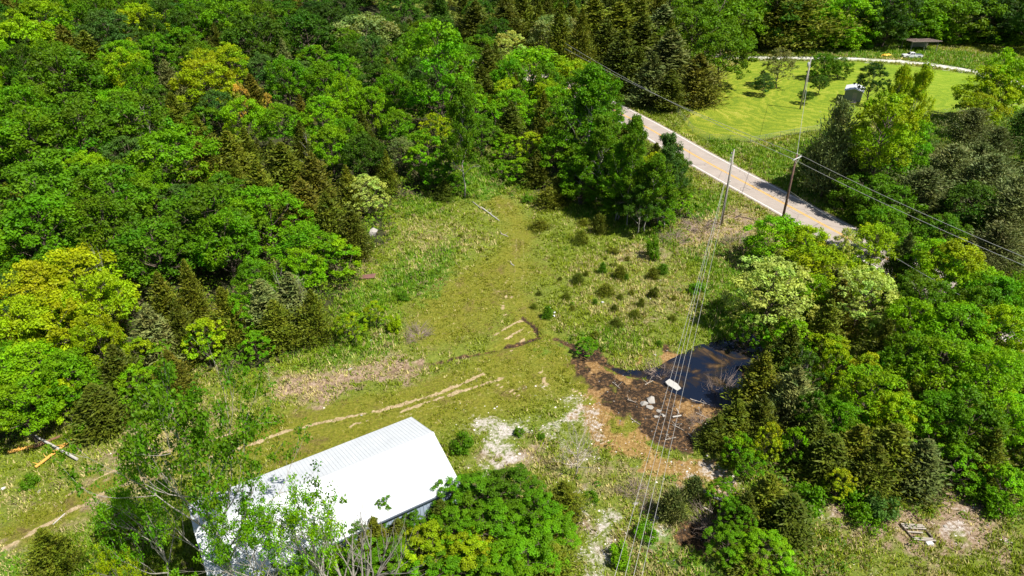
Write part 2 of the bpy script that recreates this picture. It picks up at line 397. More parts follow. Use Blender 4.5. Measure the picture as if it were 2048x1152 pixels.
MAIN_GRAVEL = [flat_at(935, 822), flat_at(1195, 1018), flat_at(1885, 1000)]
def poly_mask(poly, x, y, soft=1.0, jit=1.6, sc=0.3):
    return 1 - sst(-soft * 1.3, soft * 1.3, poly_sd(poly, x, y) + jit * .5 * (fbm(x * 1.6, y * 1.6 + 7, 3) - .5) * 4 + jit * (fbm(x * sc, y * sc + 11, 4) - 0.5) * 4)
def masks(x, y):
    m = {}
    z0 = np.zeros_like(x)
    t = z0
    for ptl, w in G['track']:
        if w <= 0: continue
        w = w * .72
        d = line_d(ptl, x, y) + 0.5 * (fbm(x * 1.6, y * 1.6, 3) - 0.5)
        t = np.maximum(t, (1 - sst(w * 0.25, w * 1.3, d)) * (.55 + .6 * fbm(x * .5, y * .5 + 3, 3)))
    fa = z0
    for ptl, w in G['faint']: fa = np.maximum(fa, (1 - sst(w * .4, w * 2.2, line_d(ptl, x, y) + .35 * (fbm(x * 1.1, y * 1.1, 3) - .5))) * (.5 + .7 * fbm(x * .35 + 8, y * .35, 3)))
    t = np.maximum(t, .42 * fa)
    m['track'] = t; m['faint'] = fa
    g = z0
    for p in G['gravel']: g = np.maximum(g, (.92 if p[0] in MAIN_GRAVEL else .74) * poly_mask(p, x, y, 1.8, 1.6, 0.5))
    m['gravel'] = g
    c = z0
    for p in G['clay']: c = np.maximum(c, (.55 + .75 * fbm(x * .8, y * .8 + 9, 3)) * poly_mask(p, x, y, 1.2, 1.8, 0.5))
    m['clay'] = c
    u = z0
    for p in G['mud']: u = np.maximum(u, poly_mask(p, x, y, 1.5, 1.9, 0.45))
    for l_, w in ((RUT, 0.34), (DITCH, 0.5)): u = np.maximum(u, (1 - sst(w * 0.3, w * 1.5, line_d(l_, x, y) + .8 * (fbm(x * 1.5, y * 1.5, 3) - .5))) * (.6 + .6 * fbm(x * .7, y * .7, 2)))
    u = np.maximum(u, 0.55 * (1 - sst(0.2, 0.6, line_d(RUT2, x, y))) * sst(0.4, 0.6, fbm(x * .6, y * .6, 2)))
    m['mud'] = u
    for key in ('dry', 'lush'):
        q = z0
        for p, k in G[key]: q = np.maximum(q, k * poly_mask(p, x, y, 2.0, 2.5, 0.15))
        m[key] = q
    q = z0
    for l_, w in G['lane']: q = np.maximum(q, .9 * (1 - sst(w * 0.2, w * 1.7, line_d(l_, x, y) + 2.4 * (fbm(x * .3, y * .3, 4) - .5))))
    m['lane'] = q
    m['lawn'] = poly_mask(LAWN, x, y, 0.5, 0.5, 0.2)
    m['drive'] = 1 - sst(1.5, 2.0, line_d(DRIVE, x, y))
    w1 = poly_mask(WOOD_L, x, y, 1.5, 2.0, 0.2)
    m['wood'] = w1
    rd = line_d(ROAD, x, y)
    m['verge'] = (1 - sst(3.9, 5.2, rd + 1.0 * (fbm(x * .8, y * .8, 2) - .5)))
    return m

# ground sheet: tensor grid, fine where the clearing is, reaching the horizon
def lines(a, b, step, lo, hi, grow=1.22):
    core = list(np.arange(a, b + 1e-6, step)); L = []; s = step; p = a
    while p > lo: s = min(s * grow, 260); p -= s; L.append(p)
    R = []; s = step; p = core[-1]
    while p < hi: s = min(s * grow, 260); p += s; R.append(p)
    return np.array(L[::-1] + core + R)
gx = lines(-48, 66, 0.34, -3000, 3000, 1.05); gy = lines(26, 122, 0.34, -1500, 4000, 1.035)
X, Y = np.meshgrid(gx, gy); shp = X.shape
Xf, Yf = X.ravel(), Y.ravel(); Zf = terrain(Xf, Yf)
ii = np.arange(len(Xf)).reshape(shp)
Fq = np.stack([ii[:-1, :-1], ii[:-1, 1:], ii[1:, 1:], ii[1:, :-1]], -1).reshape(-1, 4)
gme = np_mesh('ground', np.stack([Xf, Yf, Zf], 1), Fq, smooth=True)
GM = masks(Xf, Yf)
def cattr(me, name, r, g, b):
    a = me.color_attributes.new(name, 'FLOAT_COLOR', 'POINT')
    a.data.foreach_set('color', np.stack([r, g, b, np.ones_like(r)], 1).astype(np.float32).ravel())
cattr(gme, 'mask_a', GM['track'], GM['gravel'], GM['clay'])
cattr(gme, 'mask_b', GM['mud'], GM['dry'], GM['lush'])
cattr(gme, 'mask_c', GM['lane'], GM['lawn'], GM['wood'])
cattr(gme, 'mask_d', GM['drive'], GM['verge'], np.clip((Xf - 40) / 100, 0, 1))

def ground_mat():
    m, nt, b = new_mat('ground')
    ch = {}
    for nm, keys in (('mask_a', ('track', 'gravel', 'clay')), ('mask_b', ('mud', 'dry', 'lush')), ('mask_c', ('lane', 'lawn', 'wood')), ('mask_d', ('drive', 'verge', 'far'))):
        a = N(nt, 'ShaderNodeAttribute', attribute_name=nm); s = N(nt, 'ShaderNodeSeparateColor')
        nt.links.new(a.outputs['Color'], s.inputs[0])
        for i, k in enumerate(keys): ch[k] = s.outputs[i]
    nb = noise(nt, 0.12, 4, 0.6); nm_ = noise(nt, 0.7, 5, 0.65, dist=0.6); nf = noise(nt, 3.2, 6, 0.7); nv = noise(nt, 11, 4, 0.7)
    def brk(k, n, amt=1.1, lo=0.35, hi=0.65):
        v = mth(nt, 'ADD', ch[k], mth(nt, 'MULTIPLY', mth(nt, 'SUBTRACT', n, 0.5), amt))
        mr = N(nt, 'ShaderNodeMapRange'); mr.interpolation_type = 'SMOOTHSTEP'
        nt.links.new(v, mr.inputs[0]); mr.inputs[1].default_value = lo; mr.inputs[2].default_value = hi
        mr.inputs[3].default_value = 0; mr.inputs[4].default_value = 1
        return mth(nt, 'MULTIPLY', mr.outputs[0], mth(nt, 'GREATER_THAN', ch[k], 0.02))
    base = ramp(nt, nf, [(0.25, (0.06, 0.085, 0.010)), (0.45, (0.13, 0.165, 0.016)), (0.6, (0.20, 0.22, 0.03)), (0.8, (0.34, 0.30, 0.10))])
    base = mix(nt, mth(nt, 'MULTIPLY', nm_, 0.5), base, ramp(nt, nf, [(0.3, (0.06, 0.11, 0.012)), (0.7, (0.14, 0.20, 0.03))]))
    lane = ramp(nt, nf, [(0.25, (0.085, 0.078, 0.010)), (0.5, (0.160, 0.165, 0.010)), (0.75, (0.29, 0.235, 0.045))])
    c = mix(nt, brk('lane', nm_, 1.1, 0.05, 1.15), base, lane)
    soil = ramp(nt, nf, [(0.3, (0.07, 0.045, 0.018)), (0.6, (0.17, 0.115, 0.045)), (0.8, (0.34, 0.25, 0.13))])
    nsoil = noise(nt, 0.28, 5, 0.65, dist=0.8)
    c = mix(nt, mth(nt, 'MULTIPLY', brk('lane', nsoil, 5.0, 0.95, 2.1), 0.85), c, soil)
    dry = ramp(nt, nf, [(0.25, (0.11, 0.070, 0.042)), (0.5, (0.27, 0.19, 0.125)), (0.75, (0.50, 0.39, 0.30))])
    c = mix(nt, brk('dry', nm_, 1.3, 0.25, 0.85), c, dry)
    lush = ramp(nt, nf, [(0.25, (0.035, 0.085, 0.008)), (0.5, (0.085, 0.175, 0.012)), (0.75, (0.20, 0.27, 0.035))])
    c = mix(nt, brk('lush', nm_, 1.2, 0.25, 0.8), c, lush)
    # mown lawn with mowing swathes
    g = nt.nodes['geo']
    warp = N(nt, 'ShaderNodeVectorMath', operation='ADD')
    sx = N(nt, 'ShaderNodeSeparateXYZ'); nt.links.new(g.outputs['Position'], sx.inputs[0])
    # concentric swathes: distance from a point well to the left
    dx = mth(nt, 'SUBTRACT', sx.outputs[0], 92.0); dy = mth(nt, 'SUBTRACT', sx.outputs[1], 165.0)
    rr = mth(nt, 'SQRT', mth(nt, 'ADD', mth(nt, 'MULTIPLY', mth(nt, 'MULTIPLY', dx, dx), 0.42), mth(nt, 'MULTIPLY', dy, dy)))
    rr = mth(nt, 'ADD', rr, mth(nt, 'MULTIPLY', nb, 14.0))
    st = mth(nt, 'SINE', mth(nt, 'MULTIPLY', rr, 2.9))
    st = mth(nt, 'ADD', mth(nt, 'MULTIPLY', st, 0.12), nf)
    st = mth(nt, 'ADD', st, mth(nt, 'MULTIPLY', mth(nt, 'SUBTRACT', nb, 0.5), 0.7))
    lawn = ramp(nt, st, [(0.2, (0.090, 0.145, 0.006)), (0.5, (0.165, 0.215, 0.008)), (0.66, (0.26, 0.27, 0.020)), (0.95, (0.42, 0.38, 0.11))])
    lawn2 = ramp(nt, st, [(0.2, (0.10, 0.19, 0.006)), (0.55, (0.175, 0.28, 0.008)), (0.95, (0.29, 0.36, 0.03))])
    lawn = mix(nt, ch['far'], lawn, lawn2)
    c = mix(nt, ch['lawn'], c, lawn)
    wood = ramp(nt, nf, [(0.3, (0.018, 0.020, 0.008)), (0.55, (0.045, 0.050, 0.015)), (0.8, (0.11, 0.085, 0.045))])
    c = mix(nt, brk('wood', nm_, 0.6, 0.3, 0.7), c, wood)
    verge = ramp(nt, nf, [(0.3, (0.16, 0.13, 0.06)), (0.55, (0.24, 0.22, 0.10)), (0.8, (0.42, 0.36, 0.25))])
    c = mix(nt, brk('verge', nf, 0.8, 0.35, 0.75), c, verge)
    track = ramp(nt, nf, [(0.3, (0.24, 0.16, 0.07)), (0.6, (0.46, 0.36, 0.21)), (0.85, (0.60, 0.50, 0.34))])
    c = mix(nt, brk('track', nf, 1.1, 0.3, 0.65), c, track)
    clay = ramp(nt, nf, [(0.25, (0.12, 0.055, 0.016)), (0.5, (0.29, 0.165, 0.055)), (0.8, (0.54, 0.38, 0.20))])
    mudc = ramp(nt, mth(nt, 'ADD', mth(nt, 'MULTIPLY', nf, .7), mth(nt, 'MULTIPLY', nm_, .3)), [(0.3, (0.010, 0.007, 0.004)), (0.47, (0.028, 0.017, 0.009)), (0.54, (0.09, 0.05, 0.022)), (0.64, (0.28, 0.155, 0.06))])
    mm = brk('mud', mth(nt, 'ADD', mth(nt, 'MULTIPLY', nf, .5), mth(nt, 'MULTIPLY', nm_, .5)), 1.5, 0.3, 0.8)
    c = mix(nt, mm, c, mudc)
    c = mix(nt, mth(nt, 'MULTIPLY', brk('clay', nm_, 1.0, 0.35, 0.75), 0.85), c, clay)
    grav = ramp(nt, nv, [(0.25, (0.20, 0.16, 0.14)), (0.45, (0.44, 0.39, 0.35)), (0.7, (0.70, 0.65, 0.60))])
    gm_ = mth(nt, 'MULTIPLY', brk('gravel', nm_, 1.3, 0.3, 0.8), mth(nt, 'ADD', 0.25, mth(nt, 'MULTIPLY', nf, 1.2), True))
    gm2 = brk('gravel', mth(nt, 'ADD', mth(nt, 'MULTIPLY', nf, 0.6), mth(nt, 'MULTIPLY', nm_, 0.4)), 3.6, 0.45, 1.15)
    c = mix(nt, gm2, c, grav)
    c = mix(nt, ch['drive'], c, ramp(nt, nf, [(0.3, (0.5, 0.47, 0.42)), (0.7, (0.74, 0.72, 0.68))]))
    nt.links.new(c, b.inputs['Base Color'])
    r = mth(nt, 'SUBTRACT', 0.95, mth(nt, 'MULTIPLY', mth(nt, 'MULTIPLY', mm, mth(nt, 'GREATER_THAN', nm_, .5)), 0.5))
    nt.links.new(r, b.inputs['Roughness']); b.inputs['Specular IOR Level'].default_value = 0.25
    h = mth(nt, 'ADD', nf, mth(nt, 'MULTIPLY', nv, 0.5))
    bump(nt, b, h, 0.9, 0.22)
    return m
gobj = link('ground', gme, ground_mat()); tag(gobj, kind='structure')

# pond water
def water_mat():
    m, nt, b = new_mat('pond_water')
    n = noise(nt, 0.35, 5, 0.6, dist=1.0)
    c = ramp(nt, n, [(0.46, (0.006, 0.010, 0.022)), (0.56, (0.022, 0.017, 0.014)), (0.66, (0.09, 0.055, 0.025)), (0.78, (0.20, 0.12, 0.05))])
    nt.links.new(c, b.inputs['Base Color']); b.inputs['Roughness'].default_value = 0.07; b.inputs['IOR'].default_value = 1.33
    bump(nt, b, noise(nt, 2.5, 3, 0.5), 0.05, 0.05)
    return m
wp = poly_w([(1140, 690), (1300, 690), (1500, 625), (1600, 650), (1600, 800), (1480, 850), (1300, 850), (1180, 800)])
wmb = MB(); wmb.add([(x, y, -0.45) for x, y in wp], [tuple(range(len(wp)))])
wo = wmb.build('pond_water', water_mat()); tag(wo, kind='structure')

# road ribbon
def ribbon(line, off0, off1, z, crown=0.0):
    P = np.array(line); T = np.gradient(P, axis=0); T /= np.hypot(T[:, 0], T[:, 1])[:, None]
    Nr = np.stack([T[:, 1], -T[:, 0]], 1)
    A = P + Nr * off0; B = P + Nr * off1
    V = [(x, y, z) for x, y in A] + [(x, y, z) for x, y in B]; n = len(P)
    return MB().add(V, [(i, i + 1, n + i + 1, n + i) if off0 > off1 else (i, n + i, n + i + 1, i + 1) for i in range(n - 1)])
def road_mat():
    m, nt, b = new_mat('road_surface')
    n1 = noise(nt, 0.5, 5, 0.6); n2 = noise(nt, 14, 4, 0.7)
    c = ramp(nt, n1, [(0.3, (0.265, 0.22, 0.18)), (0.7, (0.36, 0.305, 0.255))])
    c = mix(nt, 0.35, c, ramp(nt, n2, [(0.3, (0.16, 0.13, 0.12)), (0.7, (0.44, 0.39, 0.36))]))
    v = N(nt, 'ShaderNodeTexVoronoi', feature='DISTANCE_TO_EDGE'); v.inputs['Scale'].default_value = 0.16
    g = nt.nodes['geo']; nt.links.new(g.outputs['Position'], v.inputs['Vector'])
    cr = mth(nt, 'LESS_THAN', v.outputs['Distance'], 0.006)
    c = mix(nt, mth(nt, 'MULTIPLY', cr, 0.45), c, (0.08, 0.07, 0.065))
    nt.links.new(c, b.inputs['Base Color']); b.inputs['Roughness'].default_value = 0.85
    bump(nt, b, n2, 0.2, 0.02)
    return m
ro = ribbon(ROAD, -3.85, 3.85, 0.05).build('road', road_mat()); tag(ro, kind='structure')
def paint_mat(name, col):
    m, nt, b = new_mat(name); n = noise(nt, 6, 5, 0.7)
    nt.links.new(ramp(nt, n, [(0.3, tuple(x * 0.55 for x in col)), (0.55, col)]), b.inputs['Base Color']); b.inputs['Roughness'].default_value = 0.7
    return m
wm = paint_mat('road_paint_white', (0.75, 0.73, 0.70)); ym = paint_mat('road_paint_yellow', (0.66, 0.36, 0.04))
for nm, o0, o1, mt in (('road_marking', -3.42, -3.26, wm), ('road_marking', 3.26, 3.42, wm), ('road_marking', -0.24, -0.07, ym), ('road_marking', 0.07, 0.24, ym)):
    o = ribbon(ROAD, o0, o1, 0.056).build(nm, mt); tag(o, kind='structure')

# ------------------------------------------------------------------ tree prototypes
def rot_dirs(n, r): return unit(r.normal(size=(n, 3)))
def puff_leaves(cen, rad, n, r, flat=0.55, size=0.14, upb=0.6, tint=None):
    """leaves in a flattened tuft whose centre is cen"""
    d = rot_dirs(n, r); rr = r.random(n) ** 0.45
    P = cen + d * rr[:, None] * rad * np.array([1, 1, flat])
    Nn = unit(d * 0.55 + np.array([0, 0, upb]) + r.normal(size=(n, 3)) * 0.45)
    sz = size * (0.7 + 0.6 * r.random(n))
    V, _ = cards(P, Nn, sz, 0.62, r)
    t = np.ones((n, 3)) * (0.86 + 0.28 * r.random((n, 1)))
    if tint is not None: t = t * tint
    return V, np.repeat(t, 4, axis=0)
def limb(mb, a, b, r0, r1, r, bend=0.12, n=5, seg=5):
    a = np.array(a, float); b = np.array(b, float); L = np.linalg.norm(b - a)
    off = r.normal(size=3) * L * bend; off[2] = -abs(off[2]) * 0.4
    pts = []
    for i in range(n + 1):
        t = i / n
        p = a * (1 - t) + b * t + off * math.sin(math.pi * t) + r.normal(size=3) * L * 0.012 * (0 < i < n)
        pts.append(p)
    mb.tube(pts, [r0 + (r1 - r0) * (i / n) ** 0.8 for i in range(n + 1)], seg)
    return pts

def make_crown(V, T, name):
    V = np.concatenate(V); T = np.concatenate(T)
    return np_mesh(name, V, np.arange(len(V)).reshape(-1, 4), T)

def proto_broad(seed, R=4.0, H=10.0, base=0.17, lobes=21, puffs=9, leaves=50, size=0.16, prad=0.64, hue=0.10, pale=0.0, egg=0.0, lobe_r=0.29, bark='bark'):
    r = np.random.default_rng(seed)
    zc = H * (base + (1 - base) / 2); hz = H * (1 - base) / 2
    mb = MB()
    lean = r.normal(size=2) * 0.25
    top = np.array([lean[0], lean[1], H * 0.82])
    limb(mb, (0, 0, -0.4), top, 0.045 * R + 0.02, 0.03, r, 0.02, 7, 7)
    V = []; T = []
    for i in range(lobes):
        # lobes spread over the crown by golden angle, with jitter
        k = (i + 0.5) / lobes; zz = 1 - 1.75 * k; ph = i * 2.39996 + r.random() * 0.7
        rad = math.sqrt(max(0.05, 1 - zz * zz)) * (1 - egg * zz)
        f = 0.62 + 0.22 * r.random()
        lc = np.array([math.cos(ph) * rad * R * f, math.sin(ph) * rad * R * f, zc + zz * hz * 0.68 + r.normal() * 0.25])
        lr = R * (lobe_r + 0.14 * r.random())
        a0 = np.array([lean[0] * 0.5, lean[1] * 0.5, max(H * 0.16, lc[2] - (0.5 + 0.5 * r.random()) * math.hypot(lc[0], lc[1]) - 0.6)])
        pts = limb(mb, a0, lc, 0.022 * R, 0.02, r, 0.1, 5, 5)
        lobe_t = np.array([1 + r.normal() * hue, 1 + r.normal() * hue * 0.5, 1.0]) * (1 + r.normal() * 0.10)
        for j in range(puffs):
            d = rot_dirs(1, r)[0]; d[2] = abs(d[2]) * 1.1 - 0.25; d += 0.45 * unit((lc - np.array([0, 0, zc]))[None])[0]; d /= np.linalg.norm(d)
            pc = lc + d * lr * (0.75 + 0.4 * r.random()) * np.array([1, 1, 0.8])
            if r.random() < 0.5: mb.tube([lc, (lc + pc) / 2 + r.normal(size=3) * 0.08, pc], [0.02, 0.014, 0.006], 3, False)
            pr = prad * (0.65 + 0.7 * r.random()) * R / 4
            pt = lobe_t * (1 + r.normal() * 0.10) * np.array([1 + pale * 0.6, 1 + pale * 0.4, 1 + pale * 1.5])
            v, t = puff_leaves(pc, pr, int(leaves * (0.7 + 0.6 * r.random())), r, 0.66, size, 0.55, pt)
            V.append(v); T.append(t)
    cr = make_crown(V, T, 'crown')
    return cr, mb, bark

def proto_cedar(seed, R=2.5, H=8.5, n=210, size=0.20, rag=0.25, top=0.85, sparse=1.0, low=0.04, grey=0.0):
    r = np.random.default_rng(seed)
    mb = MB(); limb(mb, (0, 0, -0.3), (r.normal() * 0.1, r.normal() * 0.1, H * 0.97), 0.05 * R + 0.03, 0.015, r, 0.01, 6, 6)
    V = []; T = []
    for i in range(n):
        u = (i + r.random()) / n; z = H * (low + (1 - low) * u)
        prof = (1 - u) ** top * (0.55 + 0.45 * min(1, u / 0.18)); prof = max(prof, 0.03)
        ph = i * 2.39996 + r.normal() * 0.4
        lump = 1 + rag * math.sin(ph * 3 + seed) * math.sin(u * 11 + seed) + r.normal() * rag * 0.6
        L = R * prof * max(0.35, lump)
        d = np.array([math.cos(ph), math.sin(ph), 0.25 + 0.5 * u]); d /= np.linalg.norm(d)
        a = np.array([0, 0, z - L * 0.25]); tip = a + d * L
        if L > 0.5: mb.tube([a, a + d * L * 0.5 + np.array([0, 0, -0.04 * L]), tip], [0.022, 0.013, 0.004], 3, False)
        m = int((16 + 42 * (L / R)) * sparse)
        s = 0.25 + 0.75 * r.random(m) ** 0.6
        w = 0.30 * L * (0.3 + s)[:, None] + 0.08
        P = a + d[None] * (s * L)[:, None] + r.normal(size=(m, 3)) * w * np.array([0.5, 0.5, 0.30])
        al = unit(d[None] + r.normal(size=(m, 3)) * 0.5 + np.array([0, 0, 0.35]))
        Nn = unit(np.cross(al, unit(r.normal(size=(m, 3)))) + np.array([0, 0, 0.5]))
        v, _ = cards(P, Nn, size * (0.6 + 0.8 * r.random(m)), 0.34, r, along=al)
        st = (1 + r.normal() * 0.14) * np.array([1 + r.normal() * 0.08, 1, 1 + grey])
        V.append(v); T.append(np.repeat(st * (0.85 + 0.3 * r.random((m, 1))), 4, axis=0))
    return make_crown(V, T, 'crown'), mb, 'bark'

def branchy(mb, a, d, L, rad, depth, r, tips, spread=0.6, up=0.25, kids=(3, 5), curve=0.2):
    n = 5; pts = [np.array(a, float)]; dd = np.array(d, float)
    for i in range(n):
        dd = dd + r.normal(size=3) * curve * 0.5 + np.array([0, 0, up * 0.12]); dd /= np.linalg.norm(dd)
        pts.append(pts[-1] + dd * L / n)
    mb.tube(pts, [rad * (1 - 0.75 * i / n) + 0.003 for i in range(n + 1)], 5 if rad > 0.03 else 3, False)
    if depth == 0: tips.append((pts[-1], dd)); tips.append((pts[3], dd)); return
    for k in range(r.integers(*kids)):
        j = int(r.integers(2, n + 1)); ax = unit(r.normal(size=(1, 3)))[0]
        nd = dd + ax * spread; nd[2] += up * 0.4; nd /= np.linalg.norm(nd)
        branchy(mb, pts[j], nd, L * (0.5 + 0.25 * r.random()), rad * (0.42 - 0.03 * depth), depth - 1, r, tips, spread, up, kids, curve)
def proto_sparse(seed, H=9.5, R=4.2, leaf=0.10, per=34, nl=16, low=0.22, bark='palebark', tipr=0.45, up=0.35):
    """open tree with visible limbs and separate leaves"""
    r = np.random.default_rng(seed); mb = MB(); tips = []
    tr = limb(mb, (0, 0, -0.3), (r.normal() * .3, r.normal() * .3, H * 0.93), 0.13, 0.02, r, 0.02, 8, 7)
    for i in range(nl):
        u = low + (0.97 - low) * (i + r.random() * .6) / nl; ph = i * 2.39996 + r.normal() * .3
        k = u * 8; p = tr[int(k)] * (1 - k % 1) + tr[min(8, int(k) + 1)] * (k % 1)
        L = R * (1.15 * (1 - u) ** 0.6 + 0.12) * (0.75 + 0.4 * r.random())
        d = np.array([math.cos(ph), math.sin(ph), up + 0.9 * u]); d /= np.linalg.norm(d)
        branchy(mb, p, d, L, 0.055 * (1.1 - u) + 0.012, 2, r, tips, 0.65, 0.25, (3, 5), 0.22)
    V = []; T = []
    for (p, d) in tips:
        if per == 0: break
        v, t = puff_leaves(p + r.normal(size=3) * .08, tipr * (0.6 + 0.7 * r.random()), int(per * (0.4 + r.random())), r, 0.75, leaf, 0.45, np.ones(3) * (1 + r.normal() * 0.13) * np.array([1 + r.normal() * .12, 1, 1]))
        V.append(v); T.append(t)
    return (make_crown(V, T, 'crown') if V else None), mb, bark
def proto_bush(seed, R=1.2, H=1.5, puffs=26, leaves=60, size=0.09, prad=0.36):
    r = np.random.default_rng(seed); V = []; T = []; mb = MB()
    for i in range(puffs):
        d = rot_dirs(1, r)[0]; d[2] = abs(d[2]); f = 0.55 + 0.45 * r.random()
        pc = np.array([d[0] * R * f, d[1] * R * f, H * (0.12 + 0.75 * d[2] * f)])
        if i % 2 == 0: mb.tube([(0, 0, -0.1), pc * 0.6 + np.array([0, 0, 0.05]), pc], [0.03, 0.015, 0.005], 4, False)
        v, t = puff_leaves(pc, prad * (0.7 + 0.6 * r.random()), int(leaves * (0.6 + 0.8 * r.random())), r, 0.7, size, 0.6, np.ones(3) * (1 + r.normal() * 0.13))
        V.append(v); T.append(t)
    return make_crown(V, T, 'crown'), mb, 'bark'
def proto_dead(seed, H=6, R=2.6, nl=14, bark='deadwood', up=0.5, rad=0.11, depth=2):
    r = np.random.default_rng(seed); mb = MB(); tips = []
    tr = limb(mb, (0, 0, -0.2), (r.normal() * .2, r.normal() * .2, H * .9), rad, 0.015, r, 0.03, 8, 6)
    for i in range(nl):
        u = 0.25 + 0.72 * (i + r.random() * .6) / nl; ph = i * 2.39996
        k = u * 8; p = tr[int(k)] * (1 - k % 1) + tr[min(8, int(k) + 1)] * (k % 1)
        d = np.array([math.cos(ph), math.sin(ph), up + .5 * u]); d /= np.linalg.norm(d)
        branchy(mb, p, d, R * (1.1 * (1 - u) ** .5 + .2) * (.7 + .5 * r.random()), rad * .45 * (1.15 - u) + .008, depth, r, tips, 0.5, 0.3, (3, 5), 0.2)
    return None, mb, bark
def proto_brush(seed, R=1.6, H=1.0, n=70, bark='twig'):
    r = np.random.default_rng(seed); mb = MB()
    for i in range(n):
        ph = r.random() * 6.283; a = np.array([math.cos(ph), math.sin(ph), 0]) * R * .5 * r.random(); a[2] = -0.05
        d = unit(np.array([[math.cos(ph) + r.normal() * .5, math.sin(ph) + r.normal() * .5, .15 + .7 * r.random()]]))[0]
        L = R * (.5 + .6 * r.random()); b = a + d * L * np.array([1, 1, H / R]); c = (a + b) / 2 + r.normal(size=3) * .12
        mb.tube([a, c, b], [0.022, 0.014, 0.004], 3, False)
        for q in range(3):
            e = b + r.normal(size=3) * .3; mb.tube([c, (c + e) / 2 + r.normal(size=3) * .05, e], [0.01, .008, .003], 3, False)
    return None, mb, bark

def proto_multi(seed, H=6, R=3.4, stems=9):
    """leafless tree forking low into long arching stems"""
    r = np.random.default_rng(seed); mb = MB(); tips = []
    limb(mb, (0, 0, -.3), (.05, 0, .9), .24, .18, r, .02, 3, 8)
    for i in range(stems):
        ph = i * 2.39996; d = np.array([math.cos(ph) * .55, math.sin(ph) * .55, .9]); d /= np.linalg.norm(d)
        branchy(mb, (0, 0, .7 + .04 * i), d, (H - 1) * (.62 + .3 * r.random()), .15 - .006 * i, 2, r, tips, .5, .15, (4, 6), .26)
    return None, mb, 'greybark'
PROTO = {}
def reg(kind, crown_trunk, R, H, lmat='leaf', nm='broadleaf_tree'):
    PROTO.setdefault(kind, []).append(dict(cr=crown_trunk[0], tr=crown_trunk[1], bark=crown_trunk[2], R=R, H=H, lm=lmat, nm=nm, tme=None))
for sd_, kw in ((1, {}), (2, dict(lobes=26, puffs=7, prad=.6, lobe_r=.26)), (3, dict(H=9, lobes=17, puffs=11, lobe_r=.34)), (4, dict(H=11, lobes=24, egg=.2)), (5, dict(H=10.5, lobes=22, egg=.35, prad=.58, size=.145))):
    reg('round', proto_broad(sd_, **kw), 4.4, kw.get('H', 10))
for sd_, kw in ((11, dict(H=14, R=3.6, lobes=24, base=.2, puffs=8, prad=.7, size=.16)), (12, dict(H=14, R=3.4, lobes=22, base=.16, puffs=8, prad=.66, size=.15, egg=.25))):
    reg('tall', proto_broad(sd_, **kw), 3.9, 14, nm='tall_tree')
for sd_, kw in ((21, dict(H=7, R=2.6, base=.1, lobes=13, puffs=8, leaves=46, size=.14, prad=.62, egg=.3)), (22, dict(H=7, R=2.4, base=.08, lobes=15, puffs=7, leaves=44, size=.13, prad=.58, egg=.45))):
    reg('young', proto_broad(sd_, **kw), 2.8, 7, nm='young_tree')
for sd_, kw in ((23, dict(H=7, R=2.6, base=.06, lobes=17, puffs=10, leaves=80, size=.082, prad=.5, egg=.3, hue=.06)), (24, dict(H=7, R=2.5, base=.06, lobes=19, puffs=9, leaves=80, size=.078, prad=.46, egg=.2, hue=.06))):
    reg('thicket', proto_broad(sd_, **kw), 2.8, 7, nm='thicket_tree')
for sd_, kw in ((31, dict(H=11, R=3.6, base=.16, lobes=26, puffs=10, leaves=34, size=.135, prad=.5, lobe_r=.28, egg=.18)), (32, dict(H=11, R=3.5, base=.14, lobes=24, puffs=10, leaves=32, size=.13, prad=.48, lobe_r=.27, egg=.3))):
    reg('blossom', proto_broad(sd_, **kw), 3.9, 11, nm='blossoming_tree')
for sd_, kw in ((41, {}), (42, dict(rag=.35, R=2.9, H=8)), (43, dict(rag=.3, R=2.2, H=9, top=.75))):
    reg('cedar', proto_cedar(sd_, **kw), kw.get('R', 2.5), kw.get('H', 8.5), 'needle', 'cedar_tree')
for sd_, kw in ((51, dict(R=4.2, H=10, n=230, rag=.5, top=.6, low=.15, size=.22, grey=.12)), (52, dict(R=4.0, H=11, n=220, rag=.6, top=.62, low=.2, size=.22, grey=.1))):
    reg('juniper', proto_cedar(sd_, **kw), kw['R'], kw['H'], 'needle', 'juniper_tree')
for sd_ in (61, 62, 63): reg('poplar', proto_sparse(sd_, H=12, R=2.7, leaf=.11, per=40, nl=26, low=.26, tipr=.5, up=.6), 3.1, 12.3, nm='poplar_tree')
reg('sparse', proto_sparse(71, H=9.6, R=4.2, leaf=.09, per=31, nl=18, tipr=.42), 4.6, 9.8)
reg('sparse', proto_sparse(72, H=7.5, R=3.2, leaf=.085, per=22, nl=15, tipr=.42), 3.6, 7.8)
for sd_ in (81, 82, 83): reg('bush', proto_bush(sd_), 1.4, 1.6, 'leaf', 'bush')
for sd_ in (91, 92): reg('shrub_cedar', proto_cedar(sd_, R=1.0, H=1.3, n=70, size=.085, top=.45, rag=.3, sparse=1.2, low=.02), 1.0, 1.3, 'needle', 'cedar_shrub')
reg('dead', proto_dead(101, 6, 2.8, 20), 3, 6, nm='dead_tree'); reg('dead', proto_dead(102, 8, 4.4, 15, 'palebark', .35, .22, 3), 5.2, 10.5, nm='dead_tree')
reg('bare', proto_multi(104), 4.2, 7.6, nm='dead_tree'); reg('snag', proto_dead(103, 8, 2.0, 10, 'palebark', .7, .10, 1), 2, 8, nm='dead_tree')
reg('brush', proto_brush(111), 1.8, 1.1, nm='brush_pile'); reg('brush', proto_brush(112, 1.4, 1.4, 60), 1.5, 1.3, nm='brush_pile')

